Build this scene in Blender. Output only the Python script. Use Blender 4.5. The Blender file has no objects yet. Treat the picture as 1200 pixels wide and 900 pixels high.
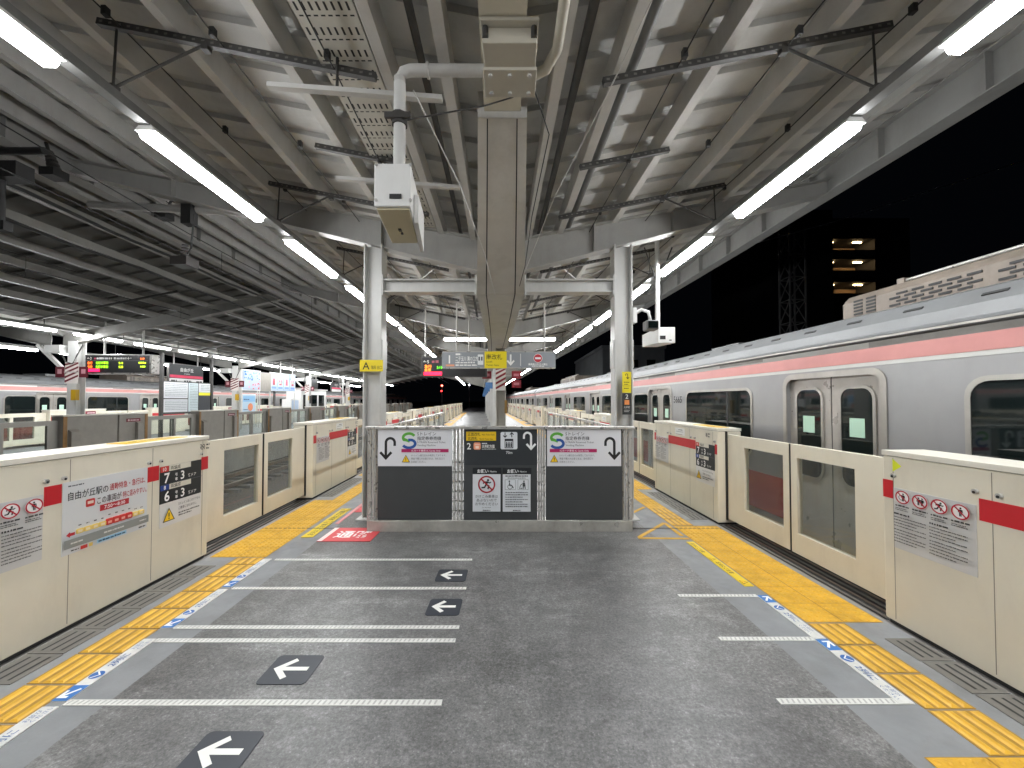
import bpy, math, random
from mathutils import Vector, Matrix
random.seed(7)
SC = bpy.context.scene
COL = SC.collection

# ------------------------------------------------------------------ camera, world, exposure
CAMZ = 1.75
cd = bpy.data.cameras.new("camera"); cam = bpy.data.objects.new("camera", cd); COL.objects.link(cam)
cam.location = (0, 0, CAMZ); cam.rotation_euler = (math.radians(91.2), 0, 0)
cd.sensor_fit = 'HORIZONTAL'; cd.sensor_width = 36; cd.lens = 14.1
cd.shift_y = 0.0077; cd.clip_start = 0.05; cd.clip_end = 2000
SC.camera = cam
w = bpy.data.worlds.new("World"); SC.world = w; w.use_nodes = True
nt = w.node_tree; nt.nodes.clear()
bg = nt.nodes.new('ShaderNodeBackground'); wo = nt.nodes.new('ShaderNodeOutputWorld')
bg.inputs[0].default_value = (0.10, 0.13, 0.2, 1); bg.inputs[1].default_value = 0.0025   # a black night sky
nt.links.new(bg.outputs[0], wo.inputs[0])
SC.view_settings.view_transform = 'Standard'
try: SC.view_settings.look = 'None'
except Exception: pass
SC.view_settings.gamma = 1.0; SC.view_settings.exposure = 1.62
SC.render.engine = 'CYCLES'
SC.cycles.max_bounces = 6; SC.cycles.diffuse_bounces = 4; SC.cycles.glossy_bounces = 3
SC.cycles.transparent_max_bounces = 12; SC.cycles.transmission_bounces = 4
SC.cycles.caustics_reflective = False; SC.cycles.caustics_refractive = False
SC.cycles.sample_clamp_indirect = 4.0
SC.cycles.use_denoising = True
TUBE = 29.0

# ------------------------------------------------------------------ helpers
def lin(c):
    if isinstance(c, str):
        c = [int(c[i:i+2], 16)/255 for i in (0, 2, 4)]
    return tuple((x/12.92 if x <= .04045 else ((x+.055)/1.055)**2.4) for x in c)

MATS = {}
def mat(name, col, rough=.5, metal=0., var=0., vscale=3., bump=0., bscale=40., rvar=0., spec=.5, emit=None, es=0., dirt=0.):
    if name in MATS: return MATS[name]
    m = bpy.data.materials.new(name); m.use_nodes = True; N = m.node_tree.nodes; L = m.node_tree.links
    b = N['Principled BSDF']
    c = tuple(col)+(1,) if not isinstance(col, str) else lin(col)+(1,)
    b.inputs['Base Color'].default_value = c
    b.inputs['Roughness'].default_value = rough; b.inputs['Metallic'].default_value = metal
    b.inputs['Specular IOR Level'].default_value = spec
    if emit is not None:
        b.inputs['Emission Color'].default_value = tuple(emit)+(1,) if not isinstance(emit, str) else lin(emit)+(1,)
        b.inputs['Emission Strength'].default_value = es
    if var or bump or rvar or dirt:
        g = N.new('ShaderNodeNewGeometry')
        n = N.new('ShaderNodeTexNoise'); n.inputs['Scale'].default_value = vscale; n.inputs['Detail'].default_value = 7; n.inputs['Roughness'].default_value = .65
        L.new(g.outputs['Position'], n.inputs['Vector'])
        src = None
        if var:
            r = N.new('ShaderNodeMapRange'); r.inputs[1].default_value = .3; r.inputs[2].default_value = .7
            r.inputs[3].default_value = 1-var; r.inputs[4].default_value = 1+var
            L.new(n.outputs[0], r.inputs[0])
            mm = N.new('ShaderNodeVectorMath'); mm.operation = 'SCALE'; mm.inputs[0].default_value = c[:3]
            L.new(r.outputs[0], mm.inputs['Scale']); src = mm.outputs[0]
        if dirt:
            n3 = N.new('ShaderNodeTexNoise'); n3.inputs['Scale'].default_value = 1.3; n3.inputs['Detail'].default_value = 9; n3.inputs['Roughness'].default_value = .7
            mp = N.new('ShaderNodeMapping'); mp.inputs['Scale'].default_value = (1.6, 1.6, .5)
            L.new(g.outputs['Position'], mp.inputs[0]); L.new(mp.outputs[0], n3.inputs['Vector'])
            r3 = N.new('ShaderNodeMapRange'); r3.inputs[1].default_value = .5; r3.inputs[2].default_value = .78; r3.inputs[3].default_value = 0; r3.inputs[4].default_value = dirt
            L.new(n3.outputs[0], r3.inputs[0])
            mx = N.new('ShaderNodeMix'); mx.data_type = 'RGBA'
            L.new(r3.outputs[0], mx.inputs[0])
            if src is not None: L.new(src, mx.inputs[6])
            else: mx.inputs[6].default_value = c
            mx.inputs[7].default_value = (c[0]*.4, c[1]*.37, c[2]*.32, 1)
            src = mx.outputs[2]
        if src is not None: L.new(src, b.inputs['Base Color'])
        if rvar:
            n4 = N.new('ShaderNodeTexNoise'); n4.inputs['Scale'].default_value = vscale*1.7; n4.inputs['Detail'].default_value = 5
            L.new(g.outputs['Position'], n4.inputs['Vector'])
            r = N.new('ShaderNodeMapRange'); r.inputs[1].default_value = .3; r.inputs[2].default_value = .7
            r.inputs[3].default_value = max(.03, rough-rvar); r.inputs[4].default_value = min(1, rough+rvar)
            L.new(n4.outputs[0], r.inputs[0]); L.new(r.outputs[0], b.inputs['Roughness'])
        if bump:
            n2 = N.new('ShaderNodeTexNoise'); n2.inputs['Scale'].default_value = bscale; n2.inputs['Detail'].default_value = 4
            L.new(g.outputs['Position'], n2.inputs['Vector'])
            bp = N.new('ShaderNodeBump'); bp.inputs['Strength'].default_value = bump; bp.inputs['Distance'].default_value = .01
            L.new(n2.outputs[0], bp.inputs['Height']); L.new(bp.outputs[0], b.inputs['Normal'])
    MATS[name] = m; return m

def flat(hexcol, rough=.45):
    return mat('ink_'+hexcol+str(rough), hexcol, rough)
def glow(hexcol, s):
    return mat('glow_'+hexcol+str(s), '050505', .3, emit=hexcol, es=s)

def glass_mat(name, tint, refl=.12, alpha=.75, rough=.03, haze=.0):
    if name in MATS: return MATS[name]
    m = bpy.data.materials.new(name); m.use_nodes = True; N = m.node_tree.nodes; L = m.node_tree.links
    N.clear(); o = N.new('ShaderNodeOutputMaterial'); t = N.new('ShaderNodeBsdfTransparent'); g = N.new('ShaderNodeBsdfGlossy')
    t.inputs[0].default_value = tuple(tint)+(1,); g.inputs['Roughness'].default_value = rough
    w_ = N.new('ShaderNodeLayerWeight'); w_.inputs[0].default_value = .5
    p5 = N.new('ShaderNodeMath'); p5.operation = 'POWER'; p5.inputs[1].default_value = 5.; L.new(w_.outputs['Facing'], p5.inputs[0])
    f = N.new('ShaderNodeMath'); f.operation = 'MULTIPLY_ADD'; f.inputs[1].default_value = .8; f.inputs[2].default_value = .03; L.new(p5.outputs[0], f.inputs[0])
    a = N.new('ShaderNodeMath'); a.operation = 'ADD'; a.inputs[1].default_value = refl
    x = N.new('ShaderNodeMixShader'); L.new(f.outputs[0], a.inputs[0]); L.new(a.outputs[0], x.inputs[0])
    d = N.new('ShaderNodeBsdfDiffuse'); d.inputs[0].default_value = (.5, .5, .47, 1); h = N.new('ShaderNodeMixShader'); h.inputs[0].default_value = haze   # dust film
    L.new(t.outputs[0], h.inputs[1]); L.new(d.outputs[0], h.inputs[2]); L.new(h.outputs[0], x.inputs[1]); L.new(g.outputs[0], x.inputs[2]); L.new(x.outputs[0], o.inputs[0])
    MATS[name] = m; return m

# materials
CREAM = mat('cream_paint', (.73, .685, .565), .38, var=.05, vscale=1.5, dirt=.22, bump=.03, bscale=25)
CREAMTOP = mat('cream_cap', (.76, .73, .64), .35, var=.04, dirt=.2)
GREYGATE = mat('grey_gate_back', (.30, .28, .245), .5, var=.08, vscale=5)
BROWN = mat('brown_edge', (.30, .16, .05), .5, var=.2)
BLACK = mat('black_rubber', (.012, .012, .012), .6)
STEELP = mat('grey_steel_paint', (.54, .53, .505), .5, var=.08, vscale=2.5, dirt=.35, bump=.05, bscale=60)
STEELW = mat('pale_column_paint', (.60, .60, .58), .35, var=.06, vscale=2, dirt=.35)
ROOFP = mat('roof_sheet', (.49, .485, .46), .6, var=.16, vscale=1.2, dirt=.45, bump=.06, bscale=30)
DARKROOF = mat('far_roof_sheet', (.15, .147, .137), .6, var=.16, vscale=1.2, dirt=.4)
DARKST = mat('dark_steel', (.045, .043, .04), .55, var=.3, vscale=8)
DUCT = mat('grey_conduit', (.13, .13, .125), .5, var=.2, vscale=8)
STAIN = mat('stainless', (.50, .49, .465), .33, .55, var=.1, vscale=6, rvar=.12)
STAINB = mat('stainless_base', (.42, .41, .375), .42, .35, var=.25, vscale=3, dirt=.5, rvar=.15)
WHITE = mat('white_paint', (.74, .74, .72), .4, var=.04, dirt=.15)
BEIGE = mat('beige_panel', (.52, .47, .32), .5, var=.05)
PANELG = mat('charcoal_panel', (.042, .046, .048), .55, bump=.15, bscale=300, var=.06)
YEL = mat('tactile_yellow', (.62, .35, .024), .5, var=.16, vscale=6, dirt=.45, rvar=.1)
LINEW = mat('floor_white', (.66, .66, .63), .5, var=.12, vscale=14, dirt=.3)
CAR = mat('car_satin_steel', (.325, .325, .325), .34, .5, var=.05, vscale=2.5, dirt=.15)
CARDOOR = mat('car_door_steel', (.42, .395, .36), .33, .4, var=.1, vscale=3, rvar=.08)
CARTRIM = mat('car_bright_trim', (.43, .41, .375), .3, .75, var=.1, vscale=5)
CARROOF = mat('car_roof_grey', (.115, .12, .122), .5, var=.1, vscale=2, dirt=.3)
PINK = mat('pink_band', (.53, .235, .22), .42, var=.06, dirt=.12)
PALEP = mat('pale_band', (.55, .55, .52), .4, var=.05)
RED = mat('red_band', (.55, .012, .02), .4, var=.05)
DRED = mat('dark_red_band', (.27, .03, .025), .45)
WIN = mat('dark_window', (.006, .010, .010), .04, spec=.6)
MINT = mat('mint_sticker', (.45, .66, .52), .5)
ACM = mat('weathered_cover', (.165, .138, .112), .55, var=.22, vscale=3, dirt=.7)
SKIRT = mat('underframe', (.05, .05, .05), .7)
RAIL = mat('rail_steel', (.28, .22, .18), .35, .8, var=.2)
GATEGLASS = glass_mat('gate_glass', (.90, .92, .90), .02, haze=.045)
FENCEGLASS = glass_mat('fence_glass', (.90, .94, .92), .05)
YELD = mat('tactile_groove', (.36, .20, .025), .6, var=.2, vscale=6, dirt=.5)  # groove base darkened: dirt plus the shade between bars put into colour
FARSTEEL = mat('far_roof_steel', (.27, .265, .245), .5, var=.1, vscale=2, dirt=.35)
RAFTM = mat('rafter_paint', (.36, .355, .335), .5, var=.08, vscale=2, dirt=.35)
EDGEM = mat('edge_girder_shaded', (.27, .267, .255), .55, var=.08, vscale=2, dirt=.35)  # darker colour stands in for the weak side light of the tubes
VALM = mat('valley_paint', (.60, .58, .53), .5, var=.07, vscale=2.5, dirt=.35)
TUBEM = mat('tube_light', (.9, .9, .9), .4, emit=(.97, .985, 1.), es=TUBE)

def off(y):                                   # the platform bends gently to the left
    if y < 0: return -.02*y*0
    if y < 20: return -.02*y-.0014*y*y
    return -.96-.076*(y-20)
def slope(y):
    return (off(y+.5)-off(y-.5)) if y > .5 else -.02
def rot_at(y): return -math.atan(slope(y))

class MB:
    def __init__(s): s.v = []; s.f = []; s.m = []; s.mats = []; s.smooth = []
    def mi(s, m):
        if m not in s.mats: s.mats.append(m)
        return s.mats.index(m)
    def add(s, vs, fs, m, sm=False):
        b = len(s.v); s.v += [tuple(v) for v in vs]; k = s.mi(m)
        for f in fs: s.f.append(tuple(b+i for i in f)); s.m.append(k); s.smooth.append(sm)
        return s
    def box(s, x0, x1, y0, y1, z0, z1, m):
        vs = [(x, y, z) for x in (x0, x1) for y in (y0, y1) for z in (z0, z1)]
        return s.add(vs, [(0,1,3,2),(4,6,7,5),(0,4,5,1),(2,3,7,6),(0,2,6,4),(1,5,7,3)], m)
    def bar(s, p0, p1, wd, ht, m, up=(0,0,1)):
        p0 = Vector(p0); p1 = Vector(p1); d = (p1-p0).normalized(); u = Vector(up)
        if abs(d.dot(u)) > .99: u = Vector((0,1,0))
        r = d.cross(u).normalized(); u = r.cross(d)
        vs = []
        for p in (p0, p1):
            for a, b in ((-1,-1),(1,-1),(1,1),(-1,1)): vs.append(p+r*a*wd/2+u*b*ht/2)
        return s.add(vs, [(0,3,2,1),(4,5,6,7),(0,1,5,4),(1,2,6,5),(2,3,7,6),(3,0,4,7)], m)
    def tube(s, pts, r, m, n=8):
        pts = [Vector(p) for p in pts]; k = len(pts); vs = []
        for i, p in enumerate(pts):
            d = (pts[min(i+1, k-1)]-pts[max(i-1, 0)]).normalized()
            u = Vector((0,0,1)) if abs(d.z) < .9 else Vector((0,1,0))
            a = d.cross(u).normalized(); b = a.cross(d)
            for j in range(n):
                t = 2*math.pi*j/n; vs.append(p+a*r*math.cos(t)+b*r*math.sin(t))
        fs = [(i*n+j, i*n+(j+1)%n, (i+1)*n+(j+1)%n, (i+1)*n+j) for i in range(k-1) for j in range(n)]
        s.add(vs, fs, m, True)
        return s.add([vs[j] for j in range(n)]+[vs[(k-1)*n+j] for j in range(n)], [tuple(range(n))[::-1], tuple(range(n, 2*n))], m)
    def sweep(s, prof, ys, m, closed=True, caps=True, warp=True, sm=False):   # profile (u,z) swept along the platform
        vs = []
        for y in ys:
            o = off(y) if warp else 0
            p = prof(y) if callable(prof) else prof
            n = len(p)
            vs += [(u+o, y, z) for u, z in p]
        e = n if closed else n-1
        fs = [(i*n+j, (i+1)*n+j, (i+1)*n+(j+1)%n, i*n+(j+1)%n) for i in range(len(ys)-1) for j in range(e)]
        s.add(vs, fs, m, sm)
        if closed and caps:
            k = (len(ys)-1)*n
            s.add(vs[:n], [tuple(range(n))], m); s.add(vs[k:], [tuple(range(n))[::-1]], m)
        return s
    def rect(s, u0, u1, z0, z1, ys, m, warp=True): return s.sweep([(u0,z0),(u1,z0),(u1,z1),(u0,z1)], ys, m, warp=warp)
    def prism(s, poly, a, b, axis, m):          # polygon extruded along an axis ('x': poly is (y,z), 'y': (x,z), 'z': (x,y))
        def P(p, t):
            return {'x': (t, p[0], p[1]), 'y': (p[0], t, p[1]), 'z': (p[0], p[1], t)}[axis]
        n = len(poly); vs = [P(p, a) for p in poly]+[P(p, b) for p in poly]
        fs = [tuple(range(n))[::-1], tuple(range(n, 2*n))]+[(i, (i+1)%n, n+(i+1)%n, n+i) for i in range(n)]
        return s.add(vs, fs, m)
    def ring(s, outer, inner, a, b, axis, m):
        n = len(outer)
        def P(p, t):
            return {'x': (t, p[0], p[1]), 'y': (p[0], t, p[1]), 'z': (p[0], p[1], t)}[axis]
        vs = [P(p, b) for p in outer]+[P(p, b) for p in inner]+[P(p, a) for p in outer]+[P(p, a) for p in inner]
        fs = []
        for i in range(n):
            j = (i+1)%n
            fs += [(i, j, n+j, n+i), (i, 2*n+i, 2*n+j, j), (n+i, n+j, 3*n+j, 3*n+i), (2*n+i, 3*n+i, 3*n+j, 2*n+j)]
        return s.add(vs, fs, m)
    def merge(s, o):
        for f, k, sm in zip(o.f, o.m, o.smooth):
            pass
        b = len(s.v); s.v += o.v
        for f, k, sm in zip(o.f, o.m, o.smooth):
            s.f.append(tuple(b+i for i in f)); s.m.append(s.mi(o.mats[k])); s.smooth.append(sm)
        return s
    def xf(s, M):
        s.v = [tuple(M @ Vector(v)) for v in s.v]; return s

def rrect(x0, x1, z0, z1, r, n=5):
    pts = []
    for cx, cz, a in ((x1-r, z1-r, 0), (x0+r, z1-r, 90), (x0+r, z0+r, 180), (x1-r, z0+r, 270)):
        for i in range(n+1):
            t = math.radians(a+90*i/n); pts.append((cx+r*math.cos(t), cz+r*math.sin(t)))
    return pts

def wloc(o):
    return o.matrix_basis.translation.copy() if o.parent is None else wloc(o.parent)+o.location

def obj(name, mb, parent=None, bevel=0, label=None, cat=None, group=None, kind=None, origin=True, fixn=True):
    me = bpy.data.meshes.new(name)
    if parent is not None: P = wloc(parent); L = Vector((0,0,0))
    elif origin and mb.v:
        xs, ys, zs = zip(*mb.v); P = Vector(((min(xs)+max(xs))/2, (min(ys)+max(ys))/2, min(zs))); L = P
    else: P = Vector((0,0,0)); L = P
    me.from_pydata([(x-P.x, y-P.y, z-P.z) for x, y, z in mb.v], [], mb.f)
    for m in mb.mats: me.materials.append(m)
    me.polygons.foreach_set('material_index', mb.m); me.polygons.foreach_set('use_smooth', mb.smooth)
    me.update()
    o = bpy.data.objects.new(name, me); COL.objects.link(o); o.location = L
    if parent is not None: o.parent = parent; o.location = (0,0,0)
    if bevel:
        b = o.modifiers.new('bevel', 'BEVEL'); b.width = bevel; b.segments = 2; b.limit_method = 'ANGLE'; b.angle_limit = math.radians(50)
    tag(o, label, cat, group, kind)
    return o
def tag(o, label=None, cat=None, group=None, kind=None):
    if label: o['label'] = label
    if cat: o['category'] = cat
    if group: o['group'] = group
    if kind: o['kind'] = kind
    return o
def thing(name, label, cat, loc=(0,0,0), group=None):
    o = bpy.data.objects.new(name, None); COL.objects.link(o); o.location = loc; o.empty_display_size = .1
    return tag(o, label, cat, group)
def struct(name, mb): return obj(name, mb, kind='structure', origin=False)
def kids(o): return [c for c in bpy.data.objects if c.parent is o]
KC = {}
def dup(root, loc, rz=0, label=None, group=None, cat=None):
    c = root.copy(); COL.objects.link(c); c.location = loc; c.rotation_euler = (0,0,rz)
    if label: c['label'] = label
    if group: c['group'] = group
    if cat: c['category'] = cat
    def rec(a, b):
        if a.name not in KC: KC[a.name] = kids(a)
        for ch in KC[a.name]:
            d = ch.copy(); COL.objects.link(d); d.parent = b; rec(ch, d)
    rec(root, c)
    return c
ORD = 'first second third fourth fifth sixth seventh eighth ninth tenth eleventh twelfth thirteenth fourteenth fifteenth sixteenth seventeenth eighteenth nineteenth twentieth'.split()
def ordn(i):
    if i < 20: return ORD[i]
    return {2: 'twenty', 3: 'thirty', 4: 'forty'}[(i+1)//10]+'-'+ORD[(i+1)%10-1] if (i+1)%10 else {30: 'thirtieth', 40: 'fortieth'}[i+1]

# ------------------------------------------------------------------ flat signs: words, symbols, shapes on one plane
TXT = {}
def text_geo(s, bold):
    k = (s, bold)
    if k in TXT: return TXT[k]
    c = bpy.data.curves.new('glyphs', 'FONT'); c.body = s; c.size = 1; c.resolution_u = 2; c.offset = bold
    o = bpy.data.objects.new('glyphs', c); m = bpy.data.meshes.new_from_object(o)
    vs = [(v.co.x, v.co.y) for v in m.vertices]; fs = [tuple(p.vertices) for p in m.polygons]
    bpy.data.objects.remove(o); bpy.data.curves.remove(c); bpy.data.meshes.remove(m)
    TXT[k] = (vs, fs); return TXT[k]
class Sign:
    """layout plane: s to the right, t up; every call lies a hair proud of the one before"""
    def __init__(s, step=.0005): s.mb = MB(); s.z = .0; s.step = step; s.glow = 0
    def up(s): s.z += s.step; return s.z
    def col(s, c): return c if not isinstance(c, str) else (glow(c, s.glow) if s.glow else flat(c))
    def card(s, x0, y0, x1, y1, c, th=.002):
        s.mb.box(x0, x1, y0, y1, -.004, th, s.col(c)); s.z = max(s.z, th); return s
    def rect(s, x0, y0, x1, y1, c):
        z = s.up(); s.mb.add([(x0,y0,z),(x1,y0,z),(x1,y1,z),(x0,y1,z)], [(0,1,2,3)], s.col(c)); return s
    def poly(s, pts, c):
        z = s.up(); s.mb.add([(x,y,z) for x,y in pts], [tuple(range(len(pts)))], s.col(c)); return s
    def disc(s, x, y, r, c, n=24):
        return s.poly([(x+r*math.cos(2*math.pi*i/n), y+r*math.sin(2*math.pi*i/n)) for i in range(n)], c)
    def ring(s, x, y, r, wd, c, n=28):
        z = s.up(); vs = []
        for i in range(n):
            t = 2*math.pi*i/n; vs += [(x+r*math.cos(t), y+r*math.sin(t), z), (x+(r-wd)*math.cos(t), y+(r-wd)*math.sin(t), z)]
        s.mb.add(vs, [(2*i, 2*((i+1)%n), 2*((i+1)%n)+1, 2*i+1) for i in range(n)], s.col(c)); return s
    def line(s, pts, wd, c, cap=True):
        z = s.up(); m = s.col(c); n = len(pts)
        L = []
        for i, p in enumerate(pts):
            a = pts[max(0, i-1)]; b = pts[min(n-1, i+1)]; dx, dy = b[0]-a[0], b[1]-a[1]; q = math.hypot(dx, dy) or 1
            k = 1.
            if 0 < i < n-1:
                d1 = (p[0]-a[0], p[1]-a[1]); q1 = math.hypot(*d1) or 1
                k = 1/max(.5, abs((d1[0]*dx+d1[1]*dy)/(q1*q)))
            L += [(p[0]-dy/q*wd/2*k, p[1]+dx/q*wd/2*k, z), (p[0]+dy/q*wd/2*k, p[1]-dx/q*wd/2*k, z)]
        s.mb.add(L, [(2*i, 2*i+1, 2*i+3, 2*i+2) for i in range(n-1)], m); return s
    def text(s, t, x, y, size, c, align='l', bold=.0, fit=None):
        vs, fs = text_geo(t, bold); z = s.up()
        if not vs: return s
        x0 = min(v[0] for v in vs); x1 = max(v[0] for v in vs); wd = (x1-x0)*size
        sx = size if not fit else size*min(1, fit/wd); wd = (x1-x0)*sx
        o = x-(0 if align == 'l' else wd/2 if align == 'c' else wd)
        s.mb.add([(o+(a-x0)*sx, y+b*size, z) for a, b in vs], fs, s.col(c)); return s
    def fine(s, x0, x1, y, h, c, seed=0):       # a line of print too small to read
        r = random.Random(seed*77+int(y*1000)); x = x0; z = s.up(); m = s.col(c)
        while x < x1-.002:
            wd = min(x1-x, h*r.uniform(.6, 2.6)); hh = h*r.uniform(.7, 1)
            s.mb.add([(x,y,z),(x+wd,y,z),(x+wd,y+hh,z),(x,y+hh,z)], [(0,1,2,3)], m); x += wd+h*r.uniform(.2, .45)
        return s
    def place(s, O, R, U):
        O = Vector(O); R = Vector(R).normalized(); U = Vector(U).normalized(); N = R.cross(U)
        M = Matrix((R, U, N)).transposed().to_4x4(); M.translation = O
        s.mb.xf(M); return s.mb
def runner(S, x, y, k, c, lw=.1):
    S.disc(x+.12*k, y+.36*k, .1*k, c, 14)
    S.line([(x+.07*k, y+.24*k), (x-.06*k, y-.04*k)], .17*k, c)
    S.line([(x+.06*k, y+.22*k), (x+.26*k, y+.12*k), (x+.38*k, y+.2*k)], lw*k, c)
    S.line([(x+.04*k, y+.2*k), (x-.2*k, y+.22*k), (x-.3*k, y+.06*k)], lw*k, c)
    S.line([(x-.04*k, y-.02*k), (x+.18*k, y-.12*k), (x+.12*k, y-.4*k)], (lw+.02)*k, c)
    S.line([(x-.06*k, y-.04*k), (x-.18*k, y-.26*k), (x-.44*k, y-.28*k)], (lw+.02)*k, c)
def stander(S, x, y, k, c):
    S.disc(x, y+.36*k, .09*k, c, 14); S.rect(x-.11*k, y-.08*k, x+.11*k, y+.24*k, c)
    S.line([(x-.14*k, y+.22*k), (x-.17*k, y-.06*k)], .07*k, c); S.line([(x+.14*k, y+.22*k), (x+.17*k, y-.06*k)], .07*k, c)
    S.rect(x-.1*k, y-.42*k, x-.01*k, y-.07*k, c); S.rect(x+.01*k, y-.42*k, x+.1*k, y-.07*k, c)
def prohibit(S, x, y, r, kind, c='15161a', red='b3122b', base='f2f0ee'):
    S.disc(x, y, r, base)
    k = r*1.35
    if kind == 0: stander(S, x+.05*k, y, k, c); S.ring(x-.1*k, y-.05*k, .3*k, .05*k, c)
    if kind == 1: stander(S, x-.16*k, y, k*.95, c); stander(S, x+.2*k, y, k*.95, c)
    if kind == 2: runner(S, x, y, k, c)
    if kind == 3: stander(S, x, y, k, c)
    S.line([(x-r*.64, y+r*.64), (x+r*.64, y-r*.64)], r*.17, red)
    S.ring(x, y, r, r*.17, red)
def warn(S, x, y, k):
    S.poly([(x-k*.58, y-k*.5), (x+k*.58, y-k*.5), (x, y+k*.55)], '1b1b18')
    S.poly([(x-k*.47, y-k*.44), (x+k*.47, y-k*.44), (x, y+k*.42)], 'f0c419')
    S.rect(x-.05*k, y-.16*k, x+.05*k, y+.16*k, '1b1b18'); S.rect(x-.05*k, y-.34*k, x+.05*k, y-.24*k, '1b1b18')
def uturn(S, x, y, k, c, flip=1):
    r = .19*k; pts = [(x-flip*r, y+.08*k)]
    pts += [(x-flip*r*math.cos(math.pi*i/12), y+.22*k+r*math.sin(math.pi*i/12)) for i in range(13)]
    pts += [(x+flip*r, y-.44*k)]
    S.line(pts, .11*k, c); S.line([(x+flip*r-.24*k, y-.19*k), (x+flip*r, y-.45*k), (x+flip*r+.24*k, y-.19*k)], .11*k, c)

def yr(a, b, st=1.): 
    n = max(1, int(math.ceil((b-a)/st))); return [a+(b-a)*i/n for i in range(n+1)]
UR, UL = 3.045, -3.29                           # cabinet faces, right and left

# ------------------------------------------------------------------ ground, tracks, platforms
def asphalt_mat():
    m = bpy.data.materials.new('worn_asphalt'); m.use_nodes = True; N = m.node_tree.nodes; L = m.node_tree.links; b = N['Principled BSDF']
    g = N.new('ShaderNodeNewGeometry')
    def noise(sc, det=6, ro=.6, v=None):
        n = N.new('ShaderNodeTexNoise'); n.inputs['Scale'].default_value = sc; n.inputs['Detail'].default_value = det; n.inputs['Roughness'].default_value = ro
        L.new(v or g.outputs['Position'], n.inputs['Vector']); return n.outputs[0]
    def rng(i, a, c, lo, hi):
        r = N.new('ShaderNodeMapRange'); 
        for k, q in enumerate((a, c, lo, hi)): r.inputs[k+1].default_value = q
        L.new(i, r.inputs[0]); return r.outputs[0]
    def mul(a, c):
        q = N.new('ShaderNodeMath'); q.operation = 'MULTIPLY'; L.new(a, q.inputs[0]); L.new(c, q.inputs[1]); return q.outputs[0]
    big = rng(noise(.8, 8, .7), .35, .68, .60, 1.38)
    mid = rng(noise(6, 9, .85), .3, .7, .62, 1.38)
    fin = rng(noise(48, 5, .9), .34, .66, .55, 1.45)
    v = N.new('ShaderNodeTexVoronoi'); v.inputs['Scale'].default_value = 55; L.new(g.outputs['Position'], v.inputs['Vector'])
    spk = rng(v.outputs['Distance'], .0, .3, 1.7, .94)
    mp = N.new('ShaderNodeMapping'); mp.inputs['Scale'].default_value = (.35, 1.8, 1); mp.inputs['Rotation'].default_value = (0, 0, .35); L.new(g.outputs['Position'], mp.inputs[0])
    wr = rng(noise(2.2, 9, .72, mp.outputs[0]), .55, .74, 1., 1.75)
    # long thin scuffs left by feet and trolleys
    def scuff(rot, sc, a, c):
        q = N.new('ShaderNodeMapping'); q.inputs['Scale'].default_value = (sc, sc*14, 1); q.inputs['Rotation'].default_value = (0, 0, rot); L.new(g.outputs['Position'], q.inputs[0])
        return rng(noise(1.6, 6, .6, q.outputs[0]), a, c, 1., 1.55)
    wr = mul(wr, mul(scuff(.25, .5, .66, .74), scuff(1.2, .7, .68, .76)))
    wr = mul(wr, rng(noise(1.9, 10, .8), .5, .66, 1., 1.42))      # worn, paler patches
    # tide marks: thin rings round old puddles
    tn = noise(1.1, 5, .6); ab = N.new('ShaderNodeMath'); ab.operation = 'SUBTRACT'; ab.inputs[1].default_value = .57; L.new(tn, ab.inputs[0])
    a2 = N.new('ShaderNodeMath'); a2.operation = 'ABSOLUTE'; L.new(ab.outputs[0], a2.inputs[0])
    wr = mul(wr, rng(a2.outputs[0], .0, .012, 1.25, 1.))
    t = mul(mul(mul(mul(big, mid), fin), spk), wr)
    s = N.new('ShaderNodeVectorMath'); s.operation = 'SCALE'; s.inputs[0].default_value = (.142, .142, .14); L.new(t, s.inputs['Scale'])
    L.new(s.outputs[0], b.inputs['Base Color'])
    L.new(rng(noise(3.2, 9, .8), .28, .72, .27, .52), b.inputs['Roughness'])
    bp = N.new('ShaderNodeBump'); bp.inputs['Strength'].default_value = .22; bp.inputs['Distance'].default_value = .006
    L.new(noise(120, 3, .7), bp.inputs['Height']); L.new(bp.outputs[0], b.inputs['Normal'])
    b.inputs['Specular IOR Level'].default_value = .55
    return m
ASPH = asphalt_mat()
GREYBAND = mat('grey_floor_paint', (.225, .235, .245), .42, var=.14, vscale=3, dirt=.45, rvar=.12, bump=.05, bscale=80)
CONC = mat('platform_concrete', (.27, .26, .245), .6, var=.15, vscale=4, dirt=.5, bump=.1)
GRATE = mat('drain_panel', (.15, .142, .125), .6, var=.15, vscale=6)
BALLAST = mat('ballast', (.085, .07, .06), .9, var=.5, vscale=14, bump=1., bscale=22)
DARKG = mat('dark_ground', (.05, .05, .052), .9, var=.2)
SLEEPER = mat('sleeper', (.16, .15, .14), .8, var=.2)

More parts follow.
